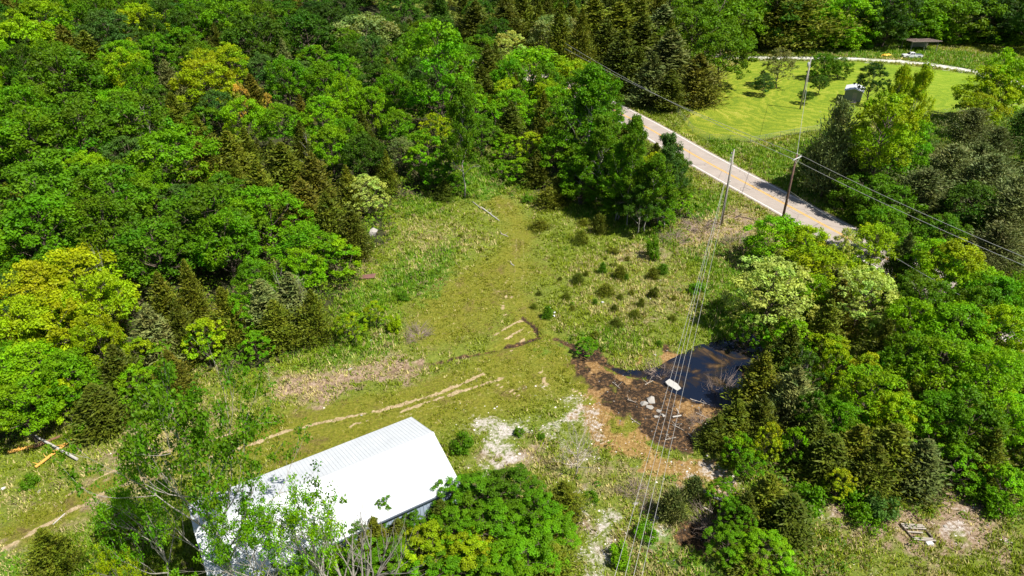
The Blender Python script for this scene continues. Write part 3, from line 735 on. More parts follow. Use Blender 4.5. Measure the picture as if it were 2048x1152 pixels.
COLR = dict(mid=(.088, .200, .004), green=(.108, .265, .003), bright=(.165, .350, .003), ygreen=(.25, .375, .004), yellow=(.29, .375, .007), dark=(.050, .125, .006), deep=(.034, .085, .007),
            blue=(.068, .155, .022), lime=(.42, .53, .10), pale=(.19, .25, .065), gold=(.50, .36, .05), olive=(.130, .160, .008), olived=(.088, .115, .007), brown=(.132, .138, .010), grey=(.165, .200, .052), greyd=(.115, .145, .032))
CWORD = dict(mid='mid green', green='rich green', bright='bright green', ygreen='yellow green', yellow='yellow', dark='dark green', deep='very dark green', blue='bluish green', lime='pale cream green',
             pale='greyish green', gold='golden', olive='olive green', olived='dark olive', brown='brownish olive', grey='grey green', greyd='dull grey green')
KWORD = dict(thicket='dense young tree', bare='bare tree', round='round tree', tall='tall tree', young='young tree', blossom='blossoming tree', cedar='cedar', juniper='spreading juniper', poplar='open poplar', sparse='sparse open tree',
             bush='bush', shrub_cedar='small cedar shrub', dead='bare dead tree', snag='bare snag', brush='brush pile')
CAT = dict(thicket='tree', bare='tree', round='tree', tall='tree', young='tree', blossom='tree', cedar='tree', juniper='tree', poplar='tree', sparse='tree', bush='bush', shrub_cedar='shrub', dead='tree', snag='tree', brush='brush pile')
def plant(kind, x, y, R, H, col, var=None, label=None, group=None, rz=None, z=None, lean=0.0):
    P = PROTO[kind]; p = P[(var if var is not None else rnd.randrange(len(P))) % len(P)]
    sc = R / p['R']; sz = H / p['H']; sink = 0.0
    if kind in ('round', 'tall', 'blossom', 'young') and sz < .9 * sc:      # keep the crown as deep as it is wide; low limbs start at the ground
        sink = min(.9 * sc - sz, .14 * sc + .1) * p['H']; sz += sink / p['H']
    root = empty(p['nm'], (x, y, (tz(x, y) if z is None else z) - 0.02 - sink), rnd.random() * 6.28 if rz is None else rz)
    root.scale = (sc, sc, sz)
    if lean: root.rotation_euler[0] = lean
    tnm = 'trunk' if kind not in ('brush',) else 'branches'
    if p['tme'] is None:
        o = p['tr'].build(tnm, M[p['bark']], root, smooth=True); p['tme'] = o.data
    else:
        o = bpy.data.objects.new(tnm, p['tme']); COL.objects.link(o); o.parent = root
    if p['cr'] is not None:
        if not p['cr'].materials: p['cr'].materials.append(M[p['lm']])
        c = bpy.data.objects.new('crown', p['cr']); COL.objects.link(c); c.parent = root
        k = 1 + rnd.uniform(-.12, .12); cc = COLR[col] if isinstance(col, str) else col
        c.color = (cc[0] * k * (1 + rnd.uniform(-.08, .08)), cc[1] * k, cc[2] * k, 1)
    tag(root, label, CAT[kind], group)
    root['_k'] = kind; root['_c'] = col
    return root

# ------------------------------------------------------------------ the trees that can be told apart in the photograph
# (kind, x, y of the crown top in the 2048 px photograph, crown width px, height m, colour)
FEAT = {}
FEAT['left wood'] = [
 ('round', 28, 30, 130, 13, 'bright'), ('cedar', 120, 50, 90, 11, 'brown'), ('cedar', 165, 62, 80, 11, 'olive'), ('round', 65, -6, 110, 14, 'bright'), ('round', 205, 22, 100, 13, 'blue'), ('round', 270, 4, 90, 13, 'ygreen'),
 ('round', 318, 0, 80, 13, 'dark'), ('round', 300, 38, 60, 11, 'dark'), ('blossom', 398, 88, 62, 13, 'yellow'), ('round', 400, 122, 120, 12, 'ygreen'), ('round', 110, 98, 150, 13, 'mid'), ('cedar', 340, 185, 80, 9, 'olive'),
 ('cedar', 498, 148, 70, 9, 'brown'), ('young', 472, 158, 34, 10, 'gold'), ('young', 530, 176, 26, 9.5, 'gold'), ('round', 562, 108, 78, 13, 'green'), ('round', 500, 30, 110, 14, 'dark'), ('round', 600, 20, 130, 14, 'dark'), ('round', 655, 8, 90, 14, 'deep'),
 ('round', 722, 24, 150, 14, 'pale'), ('round', 760, 120, 90, 12, 'dark'), ('tall', 868, 22, 136, 290, 'green'), ('round', 830, 60, 80, 13, 'green'), ('round', 800, -5, 90, 14, 'dark'), ('round', 445, -4, 90, 14, 'green'),
 ('blossom', 1017, 56, 72, 13, 'lime'), ('round', 1110, 24, 105, 13, 'pale'), ('round', 1068, 92, 150, 12, 'bright'), ('cedar', 1010, 0, 100, 14, 'olived'), ('cedar', 950, 2, 80, 14, 'olived'), ('cedar', 975, 90, 60, 12, 'olived'),
 ('poplar', 1196, 126, 116, 365, 'green'), ('poplar', 920, 160, 78, 392, 'mid'), ('blossom', 868, 222, 74, 9, 'ygreen'), ('cedar', 1022, 205, 62, 9, 'olived'), ('cedar', 1088, 182, 52, 10, 'olive'),
 ('round', 250, 190, 140, 12, 'mid'), ('round', 130, 205, 150, 13, 'mid'), ('round', 40, 225, 160, 13, 'green'), ('round', 20, 165, 110, 13, 'green'), ('round', 330, 262, 150, 11, 'green'), ('round', 208, 328, 150, 12, 'mid'), ('round', 70, 318, 170, 13, 'mid'),
 ('cedar', 560, 285, 100, 9, 'olive'), ('cedar', 620, 305, 90, 9, 'brown'), ('cedar', 452, 262, 90, 9.5, 'olive'), ('cedar', 510, 322, 90, 9, 'olive'), ('cedar', 600, 360, 100, 8.5, 'brown'), ('cedar', 395, 285, 80, 9, 'brown'), ('cedar', 650, 385, 90, 8.5, 'olive'), ('cedar', 690, 330, 60, 8.5, 'olive'),
 ('round', 480, 195, 80, 10.5, 'bright'), ('round', 556, 205, 90, 10.5, 'green'), ('round', 640, 190, 90, 11, 'bright'), ('round', 690, 232, 72, 10, 'green'), ('round', 655, 250, 80, 10, 'bright'), ('round', 738, 172, 80, 11, 'bright'), ('round', 640, 120, 80, 12, 'green'), ('round', 690, 150, 70, 12, 'bright'),
 ('blossom', 728, 346, 80, 7, 'lime'), ('cedar', 742, 262, 50, 8.5, 'olived'), ('cedar', 770, 300, 46, 8, 'olive'), ('cedar', 700, 412, 74, 8, 'olived'), ('round', 790, 215, 70, 10, 'green'), ('young', 832, 286, 56, 7, 'bright'), ('blossom', 800, 268, 50, 8, 'pale'),
 ('round', 60, 392, 190, 12, 'green'), ('round', 190, 392, 130, 11, 'mid'), ('round', 400, 378, 190, 11.5, 'mid'), ('round', 520, 372, 150, 10, 'green'), ('round', 290, 440, 150, 10.5, 'mid'), ('round', 440, 425, 120, 10.5, 'green'), ('round', 604, 452, 120, 8.5, 'green'), ('young', 665, 468, 90, 7, 'bright'), ('round', 600, 500, 80, 7, 'bright'),
 ('round', 128, 500, 180, 10, 'ygreen'), ('round', 50, 520, 120, 10.5, 'yellow'), ('round', 178, 552, 120, 9.5, 'ygreen'), ('round', 90, 600, 150, 9, 'ygreen'), ('round', 20, 600, 120, 9, 'ygreen'), ('round', 180, 640, 100, 8, 'ygreen'),
 ('cedar', 366, 520, 56, 9, 'olive'), ('cedar', 312, 545, 90, 8.5, 'olive'), ('cedar', 290, 610, 110, 8, 'grey'), ('cedar', 350, 605, 80, 7.5, 'olived'), ('cedar', 520, 560, 90, 7.5, 'grey'), ('cedar', 575, 545, 90, 7.5, 'grey'), ('cedar', 620, 580, 80, 7, 'olive'), ('cedar', 545, 600, 80, 6.5, 'olive'), ('cedar', 440, 575, 90, 7.5, 'olive'),
 ('young', 395, 632, 80, 6.5, 'ygreen'), ('young', 466, 580, 64, 7, 'green'), ('young', 505, 660, 62, 4.2, 'green'), ('round', 40, 690, 140, 8, 'bright'), ('round', 20, 770, 120, 7, 'bright'), ('round', 112, 705, 110, 7.5, 'green'), ('young', 276, 672, 66, 6, 'ygreen'), ('cedar', 220, 690, 100, 7, 'olived'), ('cedar', 330, 700, 80, 5.5, 'brown'),
 ('snag', 548, 530, 40, 8, 'grey'), ('snag', 590, 548, 34, 7.5, 'grey'), ('snag', 178, 488, 40, 10, 'grey'), ('snag', 606, 262, 34, 9, 'grey'), ('snag', 280, 200, 34, 11, 'grey'), ('young', 252, 730, 80, 5, 'bright'), ('cedar', 180, 770, 110, 5.5, 'olived'), ('young', 50, 775, 84, 5.5, 'bright'), ('young', 105, 752, 70, 6, 'ygreen'), ('bush', 165, 815, 80, 3, 'green'), ('bush', 290, 775, 90, 3, 'green'), ('bush', 320, 800, 50, 2, 'dark'),
]
FEAT['wood by the road'] = [
 ('tall', 1150, 180, 110, 12.5, 'mid'), ('cedar', 1085, 235, 60, 8, 'olived'), ('cedar', 1075, 300, 60, 6.5, 'olived'), ('round', 1120, 265, 90, 9, 'green'), ('poplar', 1205, 225, 84, 405, 'mid'), ('poplar', 1275, 228, 64, 452, 'mid'), ('poplar', 1338, 262, 70, 450, 'blue'), ('poplar', 1243, 285, 70, 440, 'green'), ('poplar', 1308, 300, 74, 462, 'mid'), ('poplar', 1365, 305, 50, 430, 'mid'), ('poplar', 1165, 290, 70, 405, 'green'),
 ('round', 1180, 300, 90, 8, 'dark'), ('round', 1165, 342, 80, 6, 'green'), ('poplar', 1285, 360, 60, 466, 'dark'), ('poplar', 1340, 350, 60, 458, 'green'), ('young', 1060, 258, 60, 7, 'ygreen'), ('young', 1015, 262, 60, 6, 'bright'), ('young', 1040, 310, 60, 5, 'bright'), ('young', 1220, 350, 80, 6, 'mid'), ('cedar', 1125, 340, 60, 5.5, 'olived'), ('young', 1000, 315, 50, 3.6, 'green'), ('young', 1365, 375, 60, 5, 'bright'),
 ('poplar', 1240, 375, 80, 5.5, 'mid'), ('young', 1320, 400, 60, 4.5, 'green'),
 ('young', 900, 300, 60, 7, 'mid'), ('young', 870, 318, 60, 5.5, 'green'), ('young', 905, 345, 50, 4, 'green'), ('cedar', 888, 360, 44, 3.4, 'olived'), ('young', 985, 200, 70, 9, 'green'), ('round', 960, 230, 80, 8.5, 'mid'), ('young', 950, 180, 60, 10, 'bright'),
]
FEAT['right wood'] = [
 ('round', 1565, 432, 120, 7.5, 'bright'), ('round', 1625, 452, 90, 7.5, 'ygreen'), ('round', 1650, 492, 130, 8, 'ygreen'), ('blossom', 1702, 452, 62, 9, 'lime'), ('round', 1760, 450, 100, 9, 'ygreen'), ('cedar', 1822, 468, 70, 9, 'greyd'), ('round', 1875, 478, 110, 9, 'bright'), ('round', 1925, 480, 110, 9.5, 'ygreen'), ('round', 2015, 555, 120, 9.5, 'green'), ('round', 1975, 575, 100, 9, 'mid'), ('round', 1780, 410, 90, 8, 'green'), ('round', 1990, 540, 110, 9, 'bright'), ('round', 2040, 560, 100, 9, 'green'),
 ('blossom', 1556, 512, 155, 10, 'lime'), ('blossom', 1748, 532, 118, 9.5, 'lime'), ('cedar', 1690, 560, 80, 7.5, 'brown'), ('cedar', 1665, 600, 90, 7, 'olive'), ('round', 1865, 560, 120, 8.5, 'mid'), ('round', 1838, 600, 90, 8, 'bright'), ('round', 1935, 612, 130, 8.5, 'bright'), ('round', 2020, 610, 110, 8.5, 'ygreen'), ('round', 1900, 680, 130, 8, 'bright'), ('round', 1830, 670, 100, 7.5, 'green'),
 ('round', 1990, 700, 120, 8, 'bright'), ('young', 1745, 700, 72, 7, 'yellow'), ('young', 1685, 685, 60, 6.5, 'ygreen'), ('round', 1755, 745, 130, 7, 'bright'), ('round', 1800, 790, 90, 6.5, 'ygreen'), ('cedar', 1535, 705, 100, 7, 'olive'), ('cedar', 1600, 735, 110, 7, 'grey'), ('cedar', 1480, 800, 90, 5, 'olive'), ('cedar', 1530, 790, 90, 5.5, 'olived'),
 ('young', 1548, 838, 56, 6, 'yellow'), ('young', 1488, 868, 60, 4.2, 'bright'), ('young', 1500, 900, 56, 3.6, 'green'), ('young', 1600, 850, 56, 5, 'bright'), ('cedar', 1672, 870, 110, 5.5, 'olived'), ('cedar', 1725, 850, 110, 6, 'olive'), ('cedar', 1800, 850, 150, 6.5, 'olive'), ('cedar', 1760, 890, 110, 5.5, 'olived'), ('cedar', 1860, 880, 110, 6, 'greyd'),
 ('young', 1690, 935, 56, 4, 'yellow'), ('young', 1850, 800, 90, 6, 'bright'), ('round', 1895, 790, 110, 6.5, 'green'), ('round', 1960, 800, 120, 7, 'mid'), ('round', 2030, 790, 110, 7, 'bright'), ('young', 1935, 890, 90, 5, 'green'), ('cedar', 2000, 860, 90, 6, 'olive'), ('young', 2030, 930, 80, 4.5, 'bright'), ('bush', 2020, 985, 70, 2.6, 'green'), ('bush', 1960, 960, 60, 2, 'mid'),
 ('bush', 1725, 965, 70, 2.6, 'green'), ('bush', 1775, 985, 80, 2.8, 'blue'), ('bush', 1745, 1015, 70, 2.2, 'green'), ('bush', 1620, 965, 80, 3, 'green'), ('cedar', 1545, 950, 110, 5.5, 'olive'), ('cedar', 1590, 990, 110, 5, 'olived'), ('thicket', 1450, 955, 60, 4, 'bright'), ('thicket', 1482, 1000, 80, 4, 'green'), ('thicket', 1540, 1075, 110, 3.6, 'bright'), ('thicket', 1460, 1060, 80, 3.2, 'green'), ('cedar', 1500, 985, 80, 4.5, 'olived'),
 ('cedar', 1510, 1110, 90, 2.6, 'olive'), ('bush', 1570, 1120, 90, 2.4, 'green'), ('cedar', 1440, 830, 70, 3.6, 'olived'), ('cedar', 1425, 850, 50, 2.6, 'olived'), ('young', 1620, 690, 80, 7.5, 'dark'), ('young', 1655, 780, 80, 6.5, 'mid'), ('round', 1690, 805, 90, 6, 'green'), ('cedar', 1640, 830, 80, 5.5, 'olived'),
 ('snag', 1612, 690, 40, 7.5, 'grey'), ('snag', 1622, 705, 30, 7, 'grey'), ('cedar', 1780, 640, 80, 7.5, 'olived'), ('cedar', 1590, 650, 80, 7, 'olived'), ('young', 1505, 620, 60, 6, 'mid'),
]
FEAT['trees beyond the road'] = [
 ('juniper', 1690, 202, 92, 395, 'grey'), ('tall', 1795, 165, 112, 405, 'ygreen'), ('poplar', 1852, 122, 56, 350, 'ygreen'), ('poplar', 1814, 118, 52, 360, 'ygreen'), ('tall', 1845, 230, 70, 390, 'bright'), ('round', 1790, 270, 140, 9.5, 'green'), ('round', 1670, 275, 100, 9, 'dark'), ('juniper', 1915, 290, 110, 9.5, 'grey'), ('juniper', 1995, 310, 120, 9.5, 'grey'), ('juniper', 1720, 300, 110, 8.5, 'greyd'), ('juniper', 1860, 340, 140, 8.5, 'greyd'),
 ('round', 1960, 365, 110, 8.5, 'dark'), ('juniper', 2040, 380, 130, 9, 'greyd'), ('round', 2002, 128, 116, 13, 'ygreen'), ('round', 2035, 105, 90, 15, 'bright'), ('round', 1975, 190, 70, 9, 'ygreen'), ('cedar', 1402, 108, 112, 11.5, 'brown'), ('round', 1740, 350, 110, 7, 'mid'), ('round', 1795, 370, 110, 7, 'mid'), ('round', 1900, 430, 100, 7, 'mid'), ('juniper', 2010, 450, 120, 7, 'greyd'),
 ('blossom', 1568, 90, 66, 10.5, 'pale'), ('round', 1532, 146, 40, 5.5, 'blue'), ('round', 1655, 105, 64, 7, 'mid'), ('round', 1645, 150, 33, 4.8, 'dark'), ('round', 1614, 181, 27, 3.2, 'dark'), ('round', 1754, 124, 56, 9.8, 'deep'), ('round', 1685, 118, 44, 5, 'mid'),
]
FEAT['row behind the meadow'] = [
 ('cedar', 1330, 10, 110, 15, 'grey'), ('cedar', 1345, 60, 110, 14, 'greyd'), ('cedar', 1290, 30, 90, 14, 'olived'), ('cedar', 1240, 5, 110, 15, 'olive'), ('cedar', 1190, -5, 100, 15, 'olive'), ('cedar', 1250, 60, 100, 13, 'olived'), ('cedar', 1310, 105, 90, 12, 'greyd'), ('cedar', 1215, 40, 90, 13, 'olived'), ('cedar', 1280, 95, 80, 11, 'olived'), ('cedar', 1345, 140, 70, 9, 'olived'),
 ('round', 1440, -30, 150, 20, 'mid'), ('round', 1400, 10, 120, 17, 'mid'), ('round', 1455, 60, 110, 14, 'mid'), ('round', 1490, -10, 120, 18, 'green'), ('tall', 1560, -40, 130, 22, 'dark'), ('juniper', 1600, -30, 170, 21, 'olive'), ('juniper', 1560, 10, 120, 17, 'olived'), ('round', 1700, -20, 130, 19, 'bright'), ('round', 1705, 30, 100, 14, 'bright'), ('round', 1780, -30, 120, 19, 'deep'), ('round', 1775, 20, 90, 15, 'dark'), ('round', 1840, -20, 120, 18, 'green'),
 ('round', 1875, 15, 90, 15, 'bright'), ('round', 1930, -20, 120, 18, 'mid'), ('round', 1910, 45, 80, 12, 'green'), ('round', 1990, -10, 120, 18, 'deep'), ('round', 1960, 40, 80, 12, 'mid'), ('round', 2040, -20, 110, 18, 'deep'), ('round', 2035, 40, 90, 13, 'mid'), ('round', 2000, 75, 80, 8, 'green'), ('young', 2045, 70, 60, 8, 'bright'), ('round', 1730, 60, 60, 10, 'green'), ('round', 1640, 10, 100, 17, 'green'),
]
FEAT['clump below the barn'] = [
 ('thicket', 905, 960, 100, 4.6, 'green'), ('thicket', 960, 950, 120, 5.0, 'mid'), ('thicket', 1025, 945, 130, 5.0, 'mid'), ('cedar', 1130, 965, 90, 3.6, 'olive'), ('thicket', 1075, 1000, 130, 4.6, 'green'), ('thicket', 985, 1025, 140, 4.8, 'green'), ('thicket', 905, 1030, 110, 4.4, 'green'), ('thicket', 1100, 1040, 110, 3.8, 'green'), ('thicket', 1050, 1080, 140, 4.2, 'green'),
 ('thicket', 850, 1060, 120, 4.2, 'ygreen'), ('thicket', 940, 1085, 120, 4.2, 'ygreen'), ('thicket', 1000, 1120, 130, 3.6, 'green'), ('thicket', 880, 1120, 130, 3.6, 'green'), ('cedar', 1110, 1090, 90, 3, 'olive'), ('cedar', 795, 1040, 80, 3.6, 'olived'), ('cedar', 730, 1060, 90, 3.4, 'olive'), ('thicket', 770, 1085, 110, 4, 'green'), ('thicket', 690, 1110, 110, 3.2, 'green'), ('thicket', 768, 992, 46, 4.8, 'green'), ('cedar', 745, 1035, 80, 4.2, 'olive'), ('thicket', 705, 1048, 90, 4.2, 'mid'), ('cedar', 655, 1068, 90, 4.0, 'olived'), ('thicket', 600, 1092, 100, 4.0, 'green'), ('thicket', 545, 1112, 100, 3.8, 'mid'), ('cedar', 490, 1130, 80, 3.6, 'olive'), ('thicket', 820, 1028, 70, 3.6, 'mid'), ('cedar', 660, 1050, 80, 3.6, 'olive'), ('cedar', 880, 1000, 60, 3.4, 'olived'),
]
placed = [(*flat_at(1845, 96), 9.0), (*flat_at(1823, 114), 7.0), (*flat_at(1880, 110), 7.0), (*flat_at(-8, 46), 0.1), (*flat_at(1442, 450), 3.0), (*flat_at(1561, 456), 2.5)]          # x, y, R; first the spots kept clear
ALL = {k: [] for k in FEAT}
for grp, L in FEAT.items():
    for (kind, px, py, w, h, col) in L:
        if h > 100:               # given as the row of the foot instead
            x, y, z = at(px, h); h = 3.0
            while proj(x, y, z + h)[1] > py: h += .25
        x, y, z = at(px, py, h)
        if grp == 'row behind the meadow' and px > 1480 and proj(x, y, z)[1] > 100:
            by = 84 if px > 1780 else 96      # stand the tree behind the drive and make it as tall as it looks
            x, y, z = at(px - 22, by)
            while proj(x, y, z + h)[1] < py: h -= .25
            h = max(h, 5)
        d = proj(x, y, z + h * .6)[2]; R = w / 2 * d / F * 1.08
        if kind == 'bush': R *= 1.05
        o = plant(kind, x, y, R, h, col, group='trees of the ' + grp if 'trees' not in grp else grp, z=z)
        placed.append((x, y, R)); ALL[grp].append(o)

OPEN = [[(1245, 212), (1300, 228), (1500, 335), (1730, 465), (1700, 488), (1640, 452), (1500, 395), (1385, 345), (1340, 300), (1240, 245)], [(1395, 240), (1470, 170), (1500, 112), (1790, 112), (1790, 180), (1710, 205), (1630, 250), (1620, 380), (1500, 340)],
        [(1865, 110), (2048, 150), (1950, 160), (1925, 200), (1900, 300), (1870, 260)], [(1310, 720), (1390, 690), (1478, 660), (1475, 800), (1420, 860), (1330, 850)], [(1640, 1010), (1800, 1025), (1890, 985), (1960, 990), (2000, 1080), (2100, 1190), (1640, 1190)],
        [(50, 865), (165, 865), (165, 940), (50, 945)], [(960, 400), (920, 330), (1000, 330), (1000, 400)]]
def hides(x, y, z, h, R):
    """would a tree here stand in front of one of the open places?"""
    q = []
    for f in (.15, .4, .65, .9):
        for o in (-.6, 0, .6):
            p = proj(x + o * R, y, z + h * f); q.append((p[0], p[1]))
    q = np.array(q)
    return any((poly_sd(o, q[:, 0], q[:, 1]) < -3).any() for o in OPEN)
def fill(grp, poly, n_max, spacing, hfun, cols, ymax=400, tries=9000, seed=5, clear=0.62):
    r = random.Random(seed); xs = [p[0] for p in poly]; ys = [p[1] for p in poly]; cnt = 0
    P = []
    for _ in range(tries):
        y = r.uniform(max(min(ys), 20), min(max(ys), ymax)); x = r.uniform(max(min(xs), -240), min(max(xs), 330)); P.append((x, y))
    P = np.array(P); sdv = poly_sd(poly, P[:, 0], P[:, 1]); rdv = line_d(ROAD, P[:, 0], P[:, 1]); 
    P = P[(sdv < -1.2) & (rdv > 7.5)]
    for x, y in P:
        if cnt >= n_max: break
        sx, sy, d = proj(x, y, tz(x, y) + 7)
        if sx < -170 or sx > 2220 or sy < -90 or sy > 1260: continue
        sp = spacing(d)
        if any((x - a) ** 2 + (y - b) ** 2 < (sp * .5 + c * clear) ** 2 for a, b, c in placed): continue
        kind, col = cols(x, y, sx, sy, r)
        h = hfun(d, r, kind); R = sp * .62 * (0.85 + .3 * r.random())
        if kind == 'cedar': R *= .72
        if hides(x, y, tz(x, y), h, R): continue
        o = plant(kind, x, y, R, h, col, group='trees of the ' + grp if 'trees' not in grp else grp)
        placed.append((x, y, R)); ALL[grp].append(o); cnt += 1
    return cnt
def cols_left(x, y, sx, sy, r):
    q = r.random()
    if sx > 380 and sx < 800 and 230 < sy < 420 and q < .6: return 'cedar', r.choice(['olive', 'brown', 'olive', 'olived'])
    if sx > 900 and q < .3: return 'cedar', 'olived'
    if q < .22: return 'cedar', r.choice(['olive', 'olived', 'brown', 'grey'])
    c = r.choice(['mid', 'green', 'green', 'bright', 'dark', 'mid', 'ygreen', 'blue'])
    if sy < 90 and sx > 420: c = r.choice(['dark', 'deep', 'mid', 'dark'])
    return r.choice(['round', 'round', 'round', 'young', 'tall']), c
hf = lambda d, r, k: (6.0 + 5.5 * min(1, max(0, (d - 70) / 80))) * (0.85 + .3 * r.random()) * (.85 if k in ('cedar', 'young') else 1)
nl = fill('left wood', WOOD_L, 210, lambda d: 4.6 + max(0, d - 70) * .034, hf, cols_left, ymax=225)
FAR = pl([(560, 95), (900, 90), (1150, 110), (1225, 170), (1300, 120), (1330, 50), (1330, -8), (300, -8), (300, 60)])
nf_ = fill('left wood', FAR, 64, lambda d: 9.5, lambda d, r, k: 12 + 3 * r.random(), lambda x, y, sx, sy, r: (r.choice(['round', 'tall', 'cedar']), r.choice(['dark', 'mid', 'olived'])), seed=15, ymax=400, tries=16000)
WOOD_R = pl([(1545, 700), (1545, 600), (1570, 560), (1680, 575), (1800, 600), (2000, 660), (2300, 760), (2300, 1050), (2000, 1010), (1900, 950), (1780, 1010), (1620, 1000), (1610, 1130), (1560, 1200), (1470, 1180), (1480, 1010), (1490, 900), (1530, 800)])
def cols_right(x, y, sx, sy, r):
    if r.random() < .14: return 'cedar', r.choice(['olive', 'olived', 'greyd'])
    return r.choice(['round', 'young', 'young']), r.choice(['bright', 'ygreen', 'green', 'mid', 'bright'])
nr = fill('right wood', WOOD_R, 90, lambda d: 4.0, lambda d, r, k: 4.0 + 3.2 * min(1, max(0, (d - 50) / 40)) * (0.8 + .3 * r.random()), cols_right, seed=8)
BACK = pl([(1230, 190), (1300, 215), (1345, 225), (1385, 150), (1430, 108), (1560, 104), (1720, 98), (1800, 90), (1900, 90), (2060, 112), (2300, 120), (2300, 45), (1000, 45), (1000, 105), (1130, 150)])
def cols_back(x, y, sx, sy, r):
    if sx < 1370: return 'cedar', r.choice(['olived', 'olive', 'greyd'])
    return r.choice(['round', 'round', 'tall']), r.choice(['dark', 'mid', 'deep', 'green', 'mid'])
nb_ = fill('row behind the meadow', BACK, 70, lambda d: 10.5 if d > 150 else 7.5, lambda d, r, k: 13 + 5 * r.random(), cols_back, seed=9, ymax=330)
BEY = pl([(1600, 370), (1640, 330), (1760, 320), (1960, 260), (2200, 330), (2300, 700), (1960, 560), (1760, 460)])
nbe = fill('trees beyond the road', BEY, 20, lambda d: 6.5, lambda d, r, k: 7 + 2 * r.random(), lambda x, y, sx, sy, r: (r.choice(['juniper', 'juniper', 'round']), r.choice(['greyd', 'grey', 'dark'])), seed=12)
print('FILL', nl, nr, nb_, nbe)

# labels: row by depth inside each wood, counted from the left
ORD = ['first', 'second', 'third', 'fourth', 'fifth', 'sixth', 'seventh', 'eighth', 'ninth', 'tenth', 'eleventh', 'twelfth', 'thirteenth', 'fourteenth', 'fifteenth', 'sixteenth', 'seventeenth', 'eighteenth', 'nineteenth']
NUM = ['one', 'two', 'three', 'four', 'five', 'six', 'seven', 'eight', 'nine', 'ten', 'eleven', 'twelve', 'thirteen', 'fourteen', 'fifteen', 'sixteen', 'seventeen', 'eighteen', 'nineteen', 'twenty', 'twentyone', 'twentytwo', 'twentythree', 'twentyfour', 'twentyfive', 'twentysix', 'twentyseven', 'twentyeight', 'twentynine', 'thirty']
WSHORT = {'left wood': 'left wood', 'wood by the road': 'road wood', 'right wood': 'right wood', 'trees beyond the road': 'roadside grove', 'row behind the meadow': 'meadow wood', 'clump below the barn': 'barn clump'}
for grp, L in ALL.items():
    L = sorted(L, key=lambda o: o.location.y); step = 15
    for ri in range(0, len(L), step):
        row = sorted(L[ri:ri + step], key=lambda o: o.location.x / o.location.y)
        for k, o in enumerate(row):
            pos = 'leftmost' if k == 0 else 'rightmost' if k == len(row) - 1 else ORD[k] + ' from left'
            o['label'] = '%s %s, %s in row %s of the %s' % (CWORD[o['_c']], KWORD[o['_k']], pos, NUM[ri // step], WSHORT[grp])
for o in COL.objects:
    for k in ('_k', '_c'):
        if k in o: del o[k]

# ------------------------------------------------------------------ single trees, bushes and shrubs of the clearing
def one(kind, px, by, ty, w, col, label, group=None, var=None, wood=None):
    """a plant whose foot is at pixel (px, by), its top at row ty and its crown w pixels wide"""
    x, y, z = at(px, by); lo, hi = 0.2, 40.0
    for _ in range(30):
        h = (lo + hi) / 2
        if proj(x, y, z + h)[1] > ty: lo = h
        else: hi = h
    d = proj(x, y, z + h * .6)[2]
    o = plant(kind, x, y, w / 2 * d / F * 1.05, h, col, var, label, group, z=z)
    placed.append((x, y, w / 2 * d / F))
    return o
one('sparse', 485, 1215, 822, 330, 'mid', 'tall open tree with pale forked trunk standing in front of the barn roof', var=0)
one('sparse', 350, 1190, 960, 150, 'green', 'smaller open sapling left of the forked tree beside the barn', var=1)
one('sparse', 655, 1235, 1000, 150, 'bright', 'open leafy sapling before the barn, right of the forked tree', var=1)
one('sparse', 545, 1260, 1030, 190, 'green', 'low open sapling between the forked tree and the bare tree', var=0)
one('sparse', 285, 1260, 1110, 90, 'ygreen', 'low yellow green sapling at the bottom edge left of the barn', var=1)
one('bare', 705, 1235, 1030, 300, 'grey', 'large leafless tree with long grey branches in front of the barn')
one('dead', 1151, 954, 868, 95, 'grey', 'small leafless tree with pale twigs beside the gravel patch', var=0)
one('snag', 540, 772, 728, 18, 'grey', 'thin dead sapling beside the dry brown strip')
one('snag', 1490, 480, 440, 20, 'grey', 'thin leafless sapling in the brush near the crossarm pole')
one('bush', 922, 898, 856, 56, 'mid', 'dark green bush on the pale gravel right of the barn')
one('bush', 1040, 868, 852, 30, 'mid', 'low green bush at the upper edge of the gravel patch')
one('bush', 1082, 877, 864, 20, 'mid', 'tiny green bush right of the gravel patch')
one('young', 705, 685, 622, 56, 'ygreen', 'bright young tree, leftmost of three at the wood edge above the ditch')
one('young', 752, 655, 600, 44, 'ygreen', 'bright young tree, middle of three at the wood edge')
one('bush', 790, 662, 622, 36, 'ygreen', 'bright bush, rightmost of three at the wood edge')
one('young', 1172, 715, 672, 44, 'green', 'green sapling at the left tip of the muddy ditch')
one('bush', 250, 1062, 1005, 96, 'olive', 'olive bush on the bank left of the forked tree')
one('young', 250, 1075, 1000, 70, 'mid', 'green sapling growing out of the olive bush left of the barn')
one('cedar', 122, 1140, 1058, 96, 'olive', 'olive cedar in the bright grass at the lower left corner', var=1)
one('bush', 60, 970, 945, 44, 'mid', 'round olive bush beside the fallen pale pole')
one('shrub_cedar', 1340, 1035, 985, 60, 'greyd', 'dull green shrub on the rubble under the power lines')
one('shrub_cedar', 1385, 1000, 958, 44, 'greyd', 'dull shrub between the rubble and the fallen grey pole')
one('bush', 1305, 515, 460, 42, 'mid', 'tall dark shrub at the head of the meadow near the brush')
one('bush', 1395, 585, 560, 40, 'green', 'green bush under the power lines above the pond')
one('bush', 1240, 1120, 1085, 60, 'bright', 'bright bush at the lower end of the power line corridor')
one('bush', 1290, 1075, 1045, 60, 'green', 'green bush beside the lower pale gravel heap')
one('bush', 1180, 1000, 985, 40, 'mid', 'small bush below the small leafless tree')
